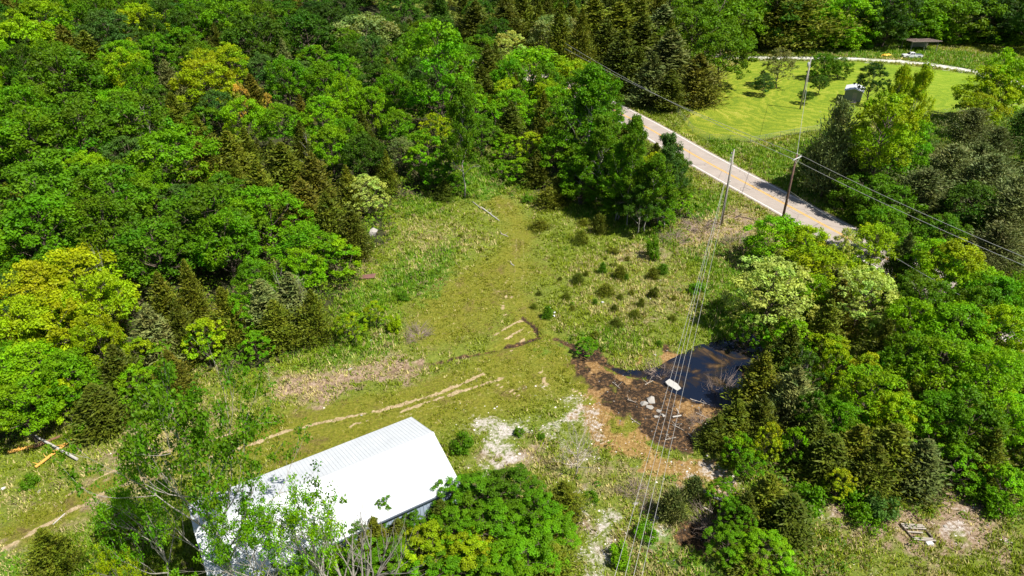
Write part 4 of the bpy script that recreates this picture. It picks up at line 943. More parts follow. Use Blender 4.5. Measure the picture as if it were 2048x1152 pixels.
SH = [(1080, 458, 48, 28), (1098, 415, 58, 36), (1060, 405, 34, 22), (1168, 450, 24, 18), (1198, 466, 32, 34), (1162, 486, 34, 26), (1225, 505, 26, 20), (1205, 546, 19, 18), (1240, 556, 28, 24), (1155, 566, 24, 24), (1228, 532, 22, 14),
      (1305, 557, 26, 20), (1325, 546, 24, 20), (1212, 588, 34, 26), (1308, 593, 28, 26), (1172, 551, 12, 10), (1068, 616, 14, 12), (1095, 636, 24, 20), (1188, 675, 24, 18), (1232, 652, 26, 18), (1240, 598, 16, 16), (1282, 612, 18, 14), (808, 597, 32, 22),
      (920, 474, 10, 8), (1228, 622, 16, 12), (1270, 634, 24, 14), (1262, 590, 12, 18), (1252, 560, 12, 10), (1133, 598, 18, 12), (1078, 590, 12, 10), (1290, 628, 14, 10), (962, 503, 8, 7), (1318, 690, 14, 10), (1255, 520, 12, 10), (1210, 520, 10, 8), (1145, 620, 12, 9), (1345, 640, 16, 12), (1190, 608, 12, 9), (1350, 600, 14, 12), (1120, 560, 10, 8), (975, 520, 8, 6)]
sh_objs = []
for i, (px, py, w, h) in enumerate(SH):
    sh_objs.append(one('bush' if i % 4 == 2 else 'shrub_cedar', px, py, py - h * (.6 + .55 * ((i * 37) % 10) / 10), w * (.85 + .3 * ((i * 53) % 10) / 10), ('olive', 'olive', 'mid', 'olive', 'olived')[i % 5], None, 'cedar shrubs scattered over the meadow'))
sh_objs.sort(key=lambda o: o.location.y)
for ri in range(0, len(sh_objs), 7):
    row = sorted(sh_objs[ri:ri + 7], key=lambda o: o.location.x)
    for k, o in enumerate(row):
        pos = 'leftmost' if k == 0 else 'rightmost' if k == len(row) - 1 else ORD[k] + ' from left'
        o['label'] = '%s %s in the meadow, %s in shrub row %s' % (CWORD[o['_c']], 'leafy bush' if o['_k'] == 'bush' else 'rounded cedar shrub', pos, NUM[ri // 7])
for (px, py, w, h, lb) in ((835, 672, 60, 30, 'grey heap of dead branches beside the bright young trees'), (1318, 750, 60, 40, 'bare twig pile at the left edge of the pond'), (1440, 790, 70, 60, 'twiggy dead brush standing in the right side of the pond'),
                           (1400, 455, 70, 30, 'dead pinkish brush under the left pole'), (1345, 480, 60, 22, 'dead brush on the slope left of the power lines'), (1470, 490, 60, 34, 'dark dead brush below the crossarm pole'), (1425, 1060, 90, 44, 'dead branch heap below the fallen grey pole'),
                           (1270, 985, 60, 26, 'brown dead brush beside the lower gravel heap'), (310, 815, 50, 40, 'bare grey brush at the left wood edge'), (1400, 850, 60, 24, 'dead branches on the mud below the pond'), (1300, 1020, 50, 26, 'dull brush pile under the power lines')):
    one('brush', px, py, py - h, w, 'grey', lb, 'dead brush piles')
for o in COL.objects:
    for k in ('_k', '_c'):
        if k in o: del o[k]

# ------------------------------------------------------------------ grass, weeds and undergrowth (nobody could count them)
def sample_px(n, r, margin=60):
    """ground points, spread evenly over the ground but only where the camera looks"""
    out = []
    while sum(len(o) for o in out) < n:
        y = 26 + 215 * r.random(n * 2) ** 1.25; x = (r.random(n * 2) - 0.5) * 2 * (y * 0.86 + 26)
        sx, sy, d = proj(x, y, 0)
        ok = (sx > -margin) & (sx < 2048 + margin) & (sy > -10) & (sy < 1152 + margin)
        out.append(np.stack([x[ok], y[ok]], 1))
    return np.concatenate(out)[:n]
r2 = np.random.default_rng(21)
P = sample_px(480000, r2)
mk = masks(P[:, 0], P[:, 1]); rd = line_d(ROAD, P[:, 0], P[:, 1])
keep = (mk['wood'] < .8) & (mk['lawn'] < .5) & (mk['drive'] < .4) & (rd > 4.1) & (mk['track'] < .35) & (r2.random(len(P)) > mk['mud'] * 1.6) & (r2.random(len(P)) > mk['gravel'] * 1.1) & (r2.random(len(P)) > mk['clay'] * .9)
keep &= (r2.random(len(P)) > mk['lane'] * .35) & (r2.random(len(P)) > mk['dry'] * .45 + mk['gravel'] * .75)
clump = .6 * fbm(P[:, 0] * 1.2, P[:, 1] * 1.2, 3) + .4 * fbm(P[:, 0] * .33 + 30, P[:, 1] * .33, 3)
keep &= (clump + .25 * mk['lush'] + r2.normal(size=len(P)) * .12 > .40)
P = P[keep]; mk = {k: v[keep] for k, v in mk.items()}; clump = clump[keep]
n = len(P); z = tzv(P[:, 0], P[:, 1]); d = np.hypot(P[:, 1], CAMH)
hh = (0.10 + 0.22 * r2.random(n)) * (1 - .5 * mk['faint']) * (1 + 0.7 * mk['lush']) * (1 - .55 * mk['lane']) * (.1 + 1.8 * clump) * (1 + .004 * d)
bare = fbm(P[:, 0] * .35 + 61, P[:, 1] * .35, 3)
hh = hh * np.where((mk['lane'] > .35) & (bare > .55), .45, 1)
big = fbm(P[:, 0] * .18 + 5, P[:, 1] * .18, 3); med = fbm(P[:, 0] * .7 + 50, P[:, 1] * .7, 2)
ca = np.array([.14, .215, .006]); cb = np.array([.28, .32, .022]); cg = np.array([.085, .235, .004]); cs = np.array([.44, .38, .16]); cl = np.array([.165, .175, .010]); cw = np.array([.36, .40, .10])
t = ca * (1 - big[:, None]) + cb * big[:, None]
t = t * (1 - mk['lane'][:, None] * .8) + cl * mk['lane'][:, None] * .8
L_ = np.clip(mk['lush'] * (0.4 + med), 0, 1)[:, None]; t = t * (1 - L_) + (cg + (np.array([.19, .30, .012]) - cg) * r2.random((n, 1)) ** 2) * L_
straw = (r2.random(n) < (.07 + .70 * mk['dry'] + .34 * (big > .54) * (mk['lane'] < .3) * (1 - mk['lush'])))
t = np.where(straw[:, None], cs * (.65 + .6 * r2.random((n, 1))), t)
pale = (r2.random(n) < .05 + .05 * mk['lush']); t = np.where(pale[:, None], cw, t)
sb2 = ((mk['lane'] > .35) & (bare > .55) & (r2.random(n) < .5))[:, None]; t = np.where(sb2, np.array([.21, .15, .05]), t)
t = t * (.7 + .6 * r2.random((n, 1)))
nb = 4
Vt = np.zeros((n, nb, 3, 3)); 
for k in range(nb):
    a = r2.random(n) * 6.283; ln = .25 + .7 * r2.random(n); w = .032 + .0005 * d
    bx_ = P[:, 0] + r2.normal(size=n) * .12; by_ = P[:, 1] + r2.normal(size=n) * .12
    ca_, sa_ = np.cos(a), np.sin(a)
    Vt[:, k, 0] = np.stack([bx_ - sa_ * w, by_ + ca_ * w, z - .03], 1); Vt[:, k, 1] = np.stack([bx_ + sa_ * w, by_ - ca_ * w, z - .03], 1)
    Vt[:, k, 2] = np.stack([bx_ + ca_ * ln * hh, by_ + sa_ * ln * hh, z + hh * (.6 + .5 * r2.random(n))], 1)
gm = np_mesh('grass', Vt.reshape(-1, 3), np.arange(n * nb * 3).reshape(-1, 3), np.repeat(t, nb * 3, axis=0))
go = link('meadow_grass', gm, M['grass']); go.color = (1, 1, 1, 1)
tag(go, 'tufted meadow grass, partly straw coloured, covering the clearing and verges', 'grass', kind='stuff')

# leafy weeds: along wood edges, in the lush strips, on the forest floor near the edges
P = sample_px(42000, r2); mk = masks(P[:, 0], P[:, 1]); sdw = poly_sd(WOOD_L, P[:, 0], P[:, 1]); sdr = poly_sd(WOOD_R, P[:, 0], P[:, 1])
edge = np.exp(-(sdw / 3.0) ** 2) + np.exp(-(sdr / 2.5) ** 2) + .55 * (sdw < 0) + .5 * (sdr < 0) + .38 * mk['lush'] * (fbm(P[:, 0] * .5, P[:, 1] * .5, 2) > .5) + .03
keep = (r2.random(len(P)) < edge * .62) & (line_d(ROAD, P[:, 0], P[:, 1]) > 5) & (mk['mud'] < .3) & (mk['lawn'] < .3) & (mk['drive'] < .2) & (mk['track'] < .2) & ((mk['lane'] < .5) | (r2.random(len(P)) < .06)) & (mk['gravel'] < .4)
keep &= np.hypot(P[:, 0] - flat_at(105, 910)[0], P[:, 1] - flat_at(105, 910)[1]) > 4.6
bx0, by0 = flat_at(640, 990, 2); 
keep &= ~((np.abs(P[:, 0] - bx0) < 9) & (np.abs(P[:, 1] - by0) < 5))
P = P[keep]; n = len(P); z = tzv(P[:, 0], P[:, 1]); inw = (poly_sd(WOOD_L, P[:, 0], P[:, 1]) < -2) | (poly_sd(WOOD_R, P[:, 0], P[:, 1]) < -2)
K = 22
rad = (.28 + .34 * r2.random(n)) * np.where(inw, 1.9, 1.0)
C = np.repeat(np.stack([P[:, 0], P[:, 1], z + rad * .45], 1), K, axis=0); dd = rot_dirs(n * K, r2); dd[:, 2] = np.abs(dd[:, 2])
C = C + dd * np.repeat(rad, K)[:, None] * np.array([1, 1, .95])
Nn = unit(dd * .5 + np.array([0, 0, .7]) + r2.normal(size=(n * K, 3)) * .5)
V, Fc = cards(C, Nn, np.repeat(.085 + .06 * inw + .0005 * P[:, 1], K) * (.7 + .6 * r2.random(n * K)), .65, r2)
q = r2.random((n, 1)); wc = np.array([.06, .155, .008]) * (1 - q) + np.array([.17, .26, .012]) * q
wc = np.where((r2.random(n) < .14)[:, None], np.array([.20, .17, .08]), wc) * (.75 + .5 * r2.random((n, 1)))
wm_ = np_mesh('weeds', V, Fc, np.repeat(wc, K * 4, axis=0))
wo2 = link('undergrowth', wm_, M['leaf']); tag(wo2, 'low leafy weeds and seedlings along the wood edges and forest floor', 'undergrowth', kind='stuff')

# loose stones and dead leaves on the gravel and mud
P = sample_px(60000, r2); mk = masks(P[:, 0], P[:, 1])
keep = (r2.random(len(P)) < mk['gravel'] * .9 + mk['mud'] * .16 + mk['clay'] * .15 + mk['dry'] * .03) & (poly_sd(POND, P[:, 0], P[:, 1]) > -.3) & (P[:, 1] < 80)
P = P[keep]; n = len(P); z = tzv(P[:, 0], P[:, 1]); s_ = .04 + .09 * r2.random(n) ** 3
base = np.array([(1, 0, 0), (0, 1, 0), (-1, 0, 0), (0, -1, 0), (0, 0, .8)]); an = r2.random(n) * 6.28
V = base[None] * (s_[:, None, None]) * (.7 + .6 * r2.random((n, 5, 1)))
cx_ = np.cos(an)[:, None]; sx_ = np.sin(an)[:, None]
V = np.stack([V[:, :, 0] * cx_ - V[:, :, 1] * sx_, V[:, :, 0] * sx_ + V[:, :, 1] * cx_, V[:, :, 2]], 2) + np.stack([P[:, 0], P[:, 1], z], 1)[:, None]
Ft = np.array([(0, 1, 4), (1, 2, 4), (2, 3, 4), (3, 0, 4)])[None] + (np.arange(n) * 5)[:, None, None]
sm_, snt, sb_ = new_mat('stone')
sa = N(snt, 'ShaderNodeAttribute', attribute_name='tint'); snt.links.new(sa.outputs['Color'], sb_.inputs['Base Color']); sb_.inputs['Roughness'].default_value = .9
tn = np.array([.62, .57, .52]) * (.5 + .7 * r2.random((n, 1))) * np.where((mk['mud'][keep] > .4)[:, None], .35, 1.0)
so_ = link('loose_stones', np_mesh('stones', V.reshape(-1, 3), Ft.reshape(-1, 3), np.repeat(tn, 5, axis=0)), sm_)
tag(so_, 'pale loose stones scattered over the gravel and mud', 'gravel', kind='stuff')

# ------------------------------------------------------------------ barn
def roof_metal(name, col, rough, spec=.5, var=.05):
    m, nt, b = new_mat(name); tc = N(nt, 'ShaderNodeTexCoord')
    n1 = noise(nt, .5, 5, .65, tc.outputs['Object']); n2 = noise(nt, 4, 4, .7, tc.outputs['Object'])
    c = ramp(nt, n1, [(.3, tuple(x * (1 - var * 2) for x in col)), (.6, col)])
    c = mix(nt, mth(nt, 'MULTIPLY', mth(nt, 'GREATER_THAN', n2, .72), .25), c, tuple(x * .6 for x in col))
    nt.links.new(c, b.inputs['Base Color']); b.inputs['Roughness'].default_value = rough; b.inputs['Specular IOR Level'].default_value = spec
    return m
M['roof'] = roof_metal('white_roof_metal', (.56, .58, .60), .55)
M['wallm'] = roof_metal('blue_grey_wall_metal', (.36, .44, .56), .45, var=.12)
M['trim'] = roof_metal('dark_trim', (.10, .12, .15), .5)
M['whitetrim'] = roof_metal('white_trim', (.75, .76, .78), .4)
A1 = Vector((-9.355, 47.492)); A3 = Vector((-4.3875, 39.762)); U = (Vector((-25.381, 37.519)) - A1); V_ = A3 - A1
Ln, Wd = U.length, V_.length; U.normalize(); V_.normalize()
V_ = Vector((-U.y, U.x)); V_ = V_ if V_.dot(A3 - A1) > 0 else -V_
EV, RG = 3.5, 5.3
bz = tz(A1.x + U.x * 9 + V_.x * 4, A1.y + U.y * 9 + V_.y * 4)
barn = empty('barn', (A1.x, A1.y, 0)); barn.rotation_euler[2] = math.atan2(U.y, U.x)
tag(barn, 'long low barn with bright white ribbed metal roof and blue grey metal walls', 'barn')
vs = 1 if (U.x * V_.y - U.y * V_.x) > 0 else -1           # local y of the near side
def barn_mesh():
    rf = MB(); ov = .25; Lr = Ln + 2 * ov; half = Wd / 2 + ov
    slope = (RG - EV) / (Wd / 2)
    for side in (0, 1):
        def pt(x, s, dz=0):        # s: distance from ridge
            yy = (Wd / 2 + (s if side else -s)) * vs
            return Vector((x, yy, RG - slope * s + dz))
        th = .05
        q = [pt(-ov, 0), pt(Ln + ov, 0), pt(Ln + ov, half), pt(-ov, half)]
        q2 = [p + Vector((0, 0, -th)) for p in q]
        rf.add(q + q2, [(0, 1, 2, 3), (7, 6, 5, 4), (0, 4, 5, 1), (1, 5, 6, 2), (2, 6, 7, 3), (3, 7, 4, 0)])
        k = int(Lr / .305)
        for i in range(k + 1):
            x = -ov + .02 + i * (Lr - .04) / k; w = .022; hgt = .020
            a = [pt(x - w, .12, .003), pt(x + w, .12, .003), pt(x + w * .4, .12, hgt), pt(x - w * .4, .12, hgt)]
            b_ = [pt(x - w, half - .003, .003), pt(x + w, half - .003, .003), pt(x + w * .4, half - .003, hgt), pt(x - w * .4, half - .003, hgt)]
            rf.add(a + b_, [(3, 2, 6, 7), (0, 3, 7, 4), (2, 1, 5, 6), (4, 7, 6, 5), (0, 1, 2, 3)])
    ro_ = rf.build('roof', M['roof'], barn)
    rc = MB(); y0 = Wd / 2 * vs
    prof = [(y0 - .22, RG - .22 * slope + .045), (y0, RG + .055), (y0 + .22, RG - .22 * slope + .045), (y0 + .22, RG - .22 * slope + .03), (y0, RG + .04), (y0 - .22, RG - .22 * slope + .03)]
    nP = len(prof); vv = [Vector((-ov - .01, y, z)) for y, z in prof] + [Vector((Ln + ov + .01, y, z)) for y, z in prof]
    rc.add(vv, [(i, (i + 1) % nP, (i + 1) % nP + nP, i + nP) for i in range(nP)] + [tuple(range(nP - 1, -1, -1)), tuple(range(nP, 2 * nP))])
    rc.build('ridge_cap', M['roof'], ro_)
    def ribbed(a, b, topf, name):
        """vertical ribbed sheet from a to b"""
        mb = MB(); a = Vector(a); b = Vector(b); L = (b - a).length; dr = (b - a).normalized(); nr = Vector((dr.y, -dr.x, 0))
        pts = []; s = 0
        while s < L:
            for ds, o in ((0, 0), (.20, 0), (.225, .035), (.265, .035), (.29, 0)):
                if s + ds <= L: pts.append((s + ds, o))
            s += .305
        pts.append((L, 0))
        vb = [a + dr * s + nr * o for s, o in pts]
        vv = [Vector((p.x, p.y, bz - .3)) for p in vb] + [Vector((p.x, p.y, topf((p - a).dot(dr) / L))) for p in vb]
        n_ = len(vb); mb.add(vv, [(i, i + 1, i + 1 + n_, i + n_) for i in range(n_ - 1)])
        return mb.build(name, M['wallm'], barn)
    yN, yF = Wd * vs, 0
    e = EV - .06
    ribbed((0, yN, 0), (Ln, yN, 0), lambda t: e, 'wall') if vs < 0 else ribbed((Ln, yN, 0), (0, yN, 0), lambda t: e, 'wall')
    ribbed((Ln, yF, 0), (0, yF, 0), lambda t: e, 'wall') if vs < 0 else ribbed((0, yF, 0), (Ln, yF, 0), lambda t: e, 'wall')
    gab = lambda t: e + (RG - EV) * (1 - abs(2 * t - 1))
    ribbed((0, yF, 0), (0, yN, 0), gab, 'gable_wall'); lw = ribbed((Ln, yN, 0), (Ln, yF, 0), gab, 'gable_wall')
    t_ = MB()
    for x in (-.01, Ln + .01):
        for y in (yN, yF): t_.box((x, y + .01 * vs * (1 if y == yN else -1), (bz + EV - .1) / 2), (.12, .12, EV - bz))
    t_.build('corner_trim', M['whitetrim'], barn)
    g = MB(); g.box((Ln / 2, yN + (.25 + .05) * vs, EV - .25 * slope - .07), (Ln + .5, .09, .09)); g.build('gutter', M['trim'], barn)
    dm = MB(); dm.box((Ln + .07, Wd * .5 * vs, bz + 1.3), (.06, 3.0, 2.7)); dr_ = dm.build('door', M['trim'], barn)
    h_ = MB(); h_.box((Ln + .13, Wd * .5 * vs + 1.2, bz + 1.2), (.06, .05, .25)); h_.build('handle', M['whitetrim'], dr_)
barn_mesh()

# ------------------------------------------------------------------ utility poles and wires
M['polewood'] = simple_mat('grey_pole_wood', (.30, .27, .23), .85, 0, .3, 6, .4)
M['polebrown'] = simple_mat('brown_pole_wood', (.13, .075, .055), .85, 0, .35, 6, .4)
M['galv'] = simple_mat('galvanised_metal', (.55, .56, .57), .45, .6, .15, 8)
M['ceramic'] = simple_mat('white_insulator', (.55, .545, .53), .3, 0, .05, 5)
M['wire'] = simple_mat('aluminium_wire', (.42, .41, .39), .5, .3, .1, 2)
M['black'] = simple_mat('black_rubber', (.02, .02, .02), .6, 0, .2, 5)
def upole(px, py, h, label, mat, cross=False, azim=0.0, transf=False, lean=(0, 0)):
    x, y, z = at(px, py); e_ = empty('utility_pole', (x, y, z), azim); tag(e_, label, 'utility pole', 'wooden utility poles along the road')
    e_.rotation_euler[0] = lean[0]; e_.rotation_euler[1] = lean[1]
    m = MB(); m.tube([(0, 0, -.5), (0, 0, h * .5), (0, 0, h)], [.21, .17, .13], 12); m.build('pole', mat, e_, True)
    tops = []
    if cross:
        c = MB(); c.box((0, -.17, h - .55), (2.5, .11, .13), bev=.01); c.build('crossarm', M['ceramic'], e_)
        for s in (-1, 1):
            b = MB(); b.bar((s * .85, -.2, h - .62), (0, -.17, h - 1.35), .04, .04); b.build('brace', M['galv'], e_)
        pts = [(-1.15, -.17, h - .42), (1.15, -.17, h - .42), (.0, 0, h + .12), (.75, -.17, h - .42)]
    else: pts = [(-.0, 0, h + .1), (-.28, 0, h - .35), (-.28, 0, h - 1.2), (.25, 0, h - 1.9)]
    for p in pts:
        i_ = MB(); q = Vector(p)
        if not cross and p[0]: i_.tube([(0, 0, q.z - .05), (q.x, q.y, q.z - .05)], .025, 6)
        i_.tube([q - Vector((0, 0, .14)), q - Vector((0, 0, .06)), q - Vector((0, 0, .06)), q, q, q + Vector((0, 0, .08))], [.03, .05, .085, .085, .05, .04], 8)
        i_.build('insulator', M['ceramic'], e_, False)
        tops.append(q)
    if transf:
        t = MB(); t.tube([(-.38, 0, h - 1.9), (-.38, 0, h - 1.85), (-.38, 0, h - 1.0), (-.38, 0, h - .95)], [.2, .24, .24, .18], 12); t.tube([(-.38, 0, h - .95), (-.38, 0, h - .75)], .05, 6); t.build('transformer', M['galv'], e_, True)
    Mx = Matrix.Translation((x, y, z)) @ Matrix.Rotation(azim, 4, 'Z') @ Matrix.Rotation(lean[1], 4, 'Y')
    return e_, [Mx @ p for p in tops]
P1, T1 = upole(1442, 450, 12.0, 'grey utility pole without crossarm on the near side of the road', M['polewood'])
P2, T2 = upole(1561, 456, 11.9, 'brown utility pole with white crossarm beside the road', M['polebrown'], True, math.atan2(_rd[1], _rd[0]) + math.pi / 2 + .35)
P3, T3 = upole(1600, 218, 11.5, 'slender grey utility pole with transformer standing in the mown meadow', M['polewood'], False, .2, True)
mt = MB(); mt.tube([(.17, -.02, 3.6), (.45, -.02, 3.75), (.5, -.02, 4.2), (.3, -.02, 4.5), (.17, -.02, 4.3)], .03, 6); mt.build('cable_loop', M['black'], P2)
st_ = MB(); st_.box((.18, 0, 7.2), (.12, .1, .3), bev=.01); st_.build('bracket', M['galv'], P1)
def wire(a, b, sag, label, rad=.018, group='overhead power lines', mat='wire'):
    a = Vector(a); b = Vector(b); pts = []
    for i in range(25):
        t = i / 24; p = a.lerp(b, t); p.z -= sag * 4 * t * (1 - t); pts.append(p)
    m = MB(); m.tube(pts, rad, 5); o = m.build('power_line', M[mat], None, True)
    tag(o, label, 'power line', group); return o
nm4 = ['leftmost', 'second from left', 'third from left', 'rightmost']
for i, (bx_, h0) in enumerate(((1216, 9.4), (1238, 9.2), (1256, 9.0), (1273, 8.8))):
    q = flat_at(bx_, 1200, h0)
    wire(T1[min(i, 3)] if i < 3 else T1[3], (q[0], q[1], h0), .25, 'pale power line crossing the pond from the left pole, %s of four' % nm4[i], .014)
for i, (px, py, h0, lb) in enumerate(((2230, 588, 11.4, 'upper power line running right from the white crossarm'), (2230, 606, 11.0, 'lower power line running right from the white crossarm'))):
    q = flat_at(px, py, h0); wire(T2[(1, 0)[i]], (q[0], q[1], h0), .5, lb, .03)
q = flat_at(1130, 86, 13); wire(T2[0], (q[0], q[1], 13), .9, 'power line running from the crossarm up left over the road, upper one', .028)
q = flat_at(1130, 97, 12.6); wire(T2[1], (q[0], q[1], 12.6), .9, 'power line running from the crossarm up left over the road, lower one', .028)
wire(T2[2], T3[0], .5, 'thin power line from the crossarm pole to the meadow pole', .028)
p2b = P2.location
q = flat_at(2230, 760, 7.5); wire((p2b.x, p2b.y, p2b.z + 6.2), (q[0], q[1], 7.5), .6, 'low black service cable running right from the brown pole', .025, mat='wire')

# ------------------------------------------------------------------ fences
def fence(pts, spacing, h, label, mat, mesh=True):
    pts = [Vector((*flat_at(*p), 0)) for p in pts]; o0 = pts[0].copy(); o0.z = tz(o0.x, o0.y)
    e_ = empty('wire_fence', o0); tag(e_, label, 'fence')
    posts = []
    for a, b in zip(pts, pts[1:]):
        n_ = max(1, int((b - a).length / spacing))
        for i in range(n_): posts.append(a.lerp(b, i / n_))
    posts.append(pts[-1])
    for p in posts: p.z = tz(p.x, p.y)
    for p in posts[:100]:
        m = MB(); q = p - o0; m.tube([q - Vector((0, 0, .3)), q + Vector((0, 0, h))], .045, 6); m.build('post', mat, e_)
    w = MB(); 
    for k in range(5 if mesh else 3):
        zz = h * (.97 - k * (.2 if mesh else .3))
        w.tube([p - o0 + Vector((0, 0, zz)) for p in posts], .014 if k else .025, 4)
    if mesh:
        for a, b in zip(posts, posts[1:]):
            L = (b - a).length; n_ = int(L / .5)
            for i in range(1, n_):
                q = a.lerp(b, i / n_) - o0; w.tube([q + Vector((0, 0, .05)), q + Vector((0, 0, h * .97))], .009, 3)
    w.build('wire_mesh', mat, e_)
M['fence'] = simple_mat('fence_metal', (.16, .18, .15), .6, .4, .2, 5)
fence([(1345, 215), (1385, 262), (1418, 279), (1500, 286), (1560, 274), (1640, 260)], 3.2, 1.25, 'low wire fence round the corner of the mown meadow beside the road', M['fence'])
fence([(1848, 234), (1900, 227), (1960, 220), (2080, 216)], 3.5, 1.2, 'low wire fence at the right end of the mown meadow', M['fence'])
fence([(1500, 121), (1600, 122), (1700, 123), (1790, 128), (1870, 136), (1960, 151), (2060, 176)], 4.0, 1.2, 'dark wire fence along the near side of the pale driveway', M['fence'], False)

# ------------------------------------------------------------------ shed, carport, pickup, tarp
M['shedwall'] = simple_mat('weathered_shed_boards', (.24, .26, .19), .85, 0, .3, 4, .3)
M['wood'] = simple_mat('weathered_board', (.34, .30, .25), .85, 0, .3, 5, .3)
sx_, sy_, sz_ = at(1703, 203)
shed = empty('garden_shed', (sx_, sy_, sz_), math.radians(-28)); tag(shed, 'small grey green shed with white metal roof in the mown meadow', 'shed')
w_ = MB(); W2, D2 = 1.9, 2.6
w_.box((0, D2, 1.25), (2 * W2, 2 * D2, 2.3)); 
for i in range(13): w_.box((-W2 - .012, .2 + i * .4, 1.25), (.024, .05, 2.28))
for i in range(9): w_.box((-W2 + .2 + i * .43, -.012, 1.25), (.05, .024, 2.28))
w_.build('wall', M['shedwall'], shed)
r_ = MB(); r_.add([(-W2 - .25, -.25, 2.38), (0, -.25, 3.0), (W2 + .25, -.25, 2.38), (-W2 - .25, 2 * D2 + .25, 2.38), (0, 2 * D2 + .25, 3.0), (W2 + .25, 2 * D2 + .25, 2.38), (-W2 - .25, -.25, 2.44), (0, -.25, 3.07), (W2 + .25, -.25, 2.44), (-W2 - .25, 2 * D2 + .25, 2.44), (0, 2 * D2 + .25, 3.07), (W2 + .25, 2 * D2 + .25, 2.44)],
   [(0, 1, 4, 3), (1, 2, 5, 4), (6, 9, 10, 7), (7, 10, 11, 8), (0, 3, 9, 6), (2, 8, 11, 5), (0, 6, 7, 1), (1, 7, 8, 2), (3, 4, 10, 9), (4, 5, 11, 10)]); r_.build('roof', M['roof'], shed)
g_ = MB(); g_.prism([(-W2, 2.4), (W2, 2.4), (0, 2.97)], .003, 2 * D2 - .003); g_.build('gable', M['shedwall'], shed)
d_ = MB(); d_.box((.4, -.03, 1.15), (.9, .05, 1.95)); dd_ = d_.build('door', M['wood'], shed); h2 = MB(); h2.box((.7, -.075, 1.15), (.05, .04, .14)); h2.build('handle', M['galv'], dd_)
s_2 = MB(); s_2.box((.4, -.5, .1), (1.3, .9, .22)); s_2.box((.4, -1.1, .04), (1.3, .35, .12)); s_2.build('step', M['wood'], shed)

cx0, cy0, cz0 = at(1845, 104)
car = empty('carport', (cx0, cy0, cz0), math.radians(4)); tag(car, 'open carport with rusty flat roof at the wood edge behind the pickup', 'carport')
for (px_, py_) in ((-4, 0), (0.2, 0), (4.2, 0), (-4, 5), (4.2, 5)):
    m = MB(); m.tube([(px_, py_, -.3), (px_, py_, 2.9)], .1, 8); m.build('post', M['wood'], car)
m = MB(); m.box((0, 2.5, 3.05), (9.6, 6.8, .14), mat=Matrix.Rotation(-.07, 4, 'X')); 
for i in range(20): m.box((-4.6 + i * .48, 2.5, 3.15), (.05, 6.7, .05), mat=Matrix.Rotation(-.07, 4, 'X'))
m.build('roof', simple_mat('rusty_roof', (.28, .22, .19), .7, .1, .4, 1.2), car)
m = MB(); m.box((0, 0, 2.9), (8.6, .12, .18)); m.build('beam', M['wood'], car)
m = MB(); m.box((1.6, 5.2, 1.2), (5.2, .06, 2.2)); m.build('back_wall', M['shedwall'], car)

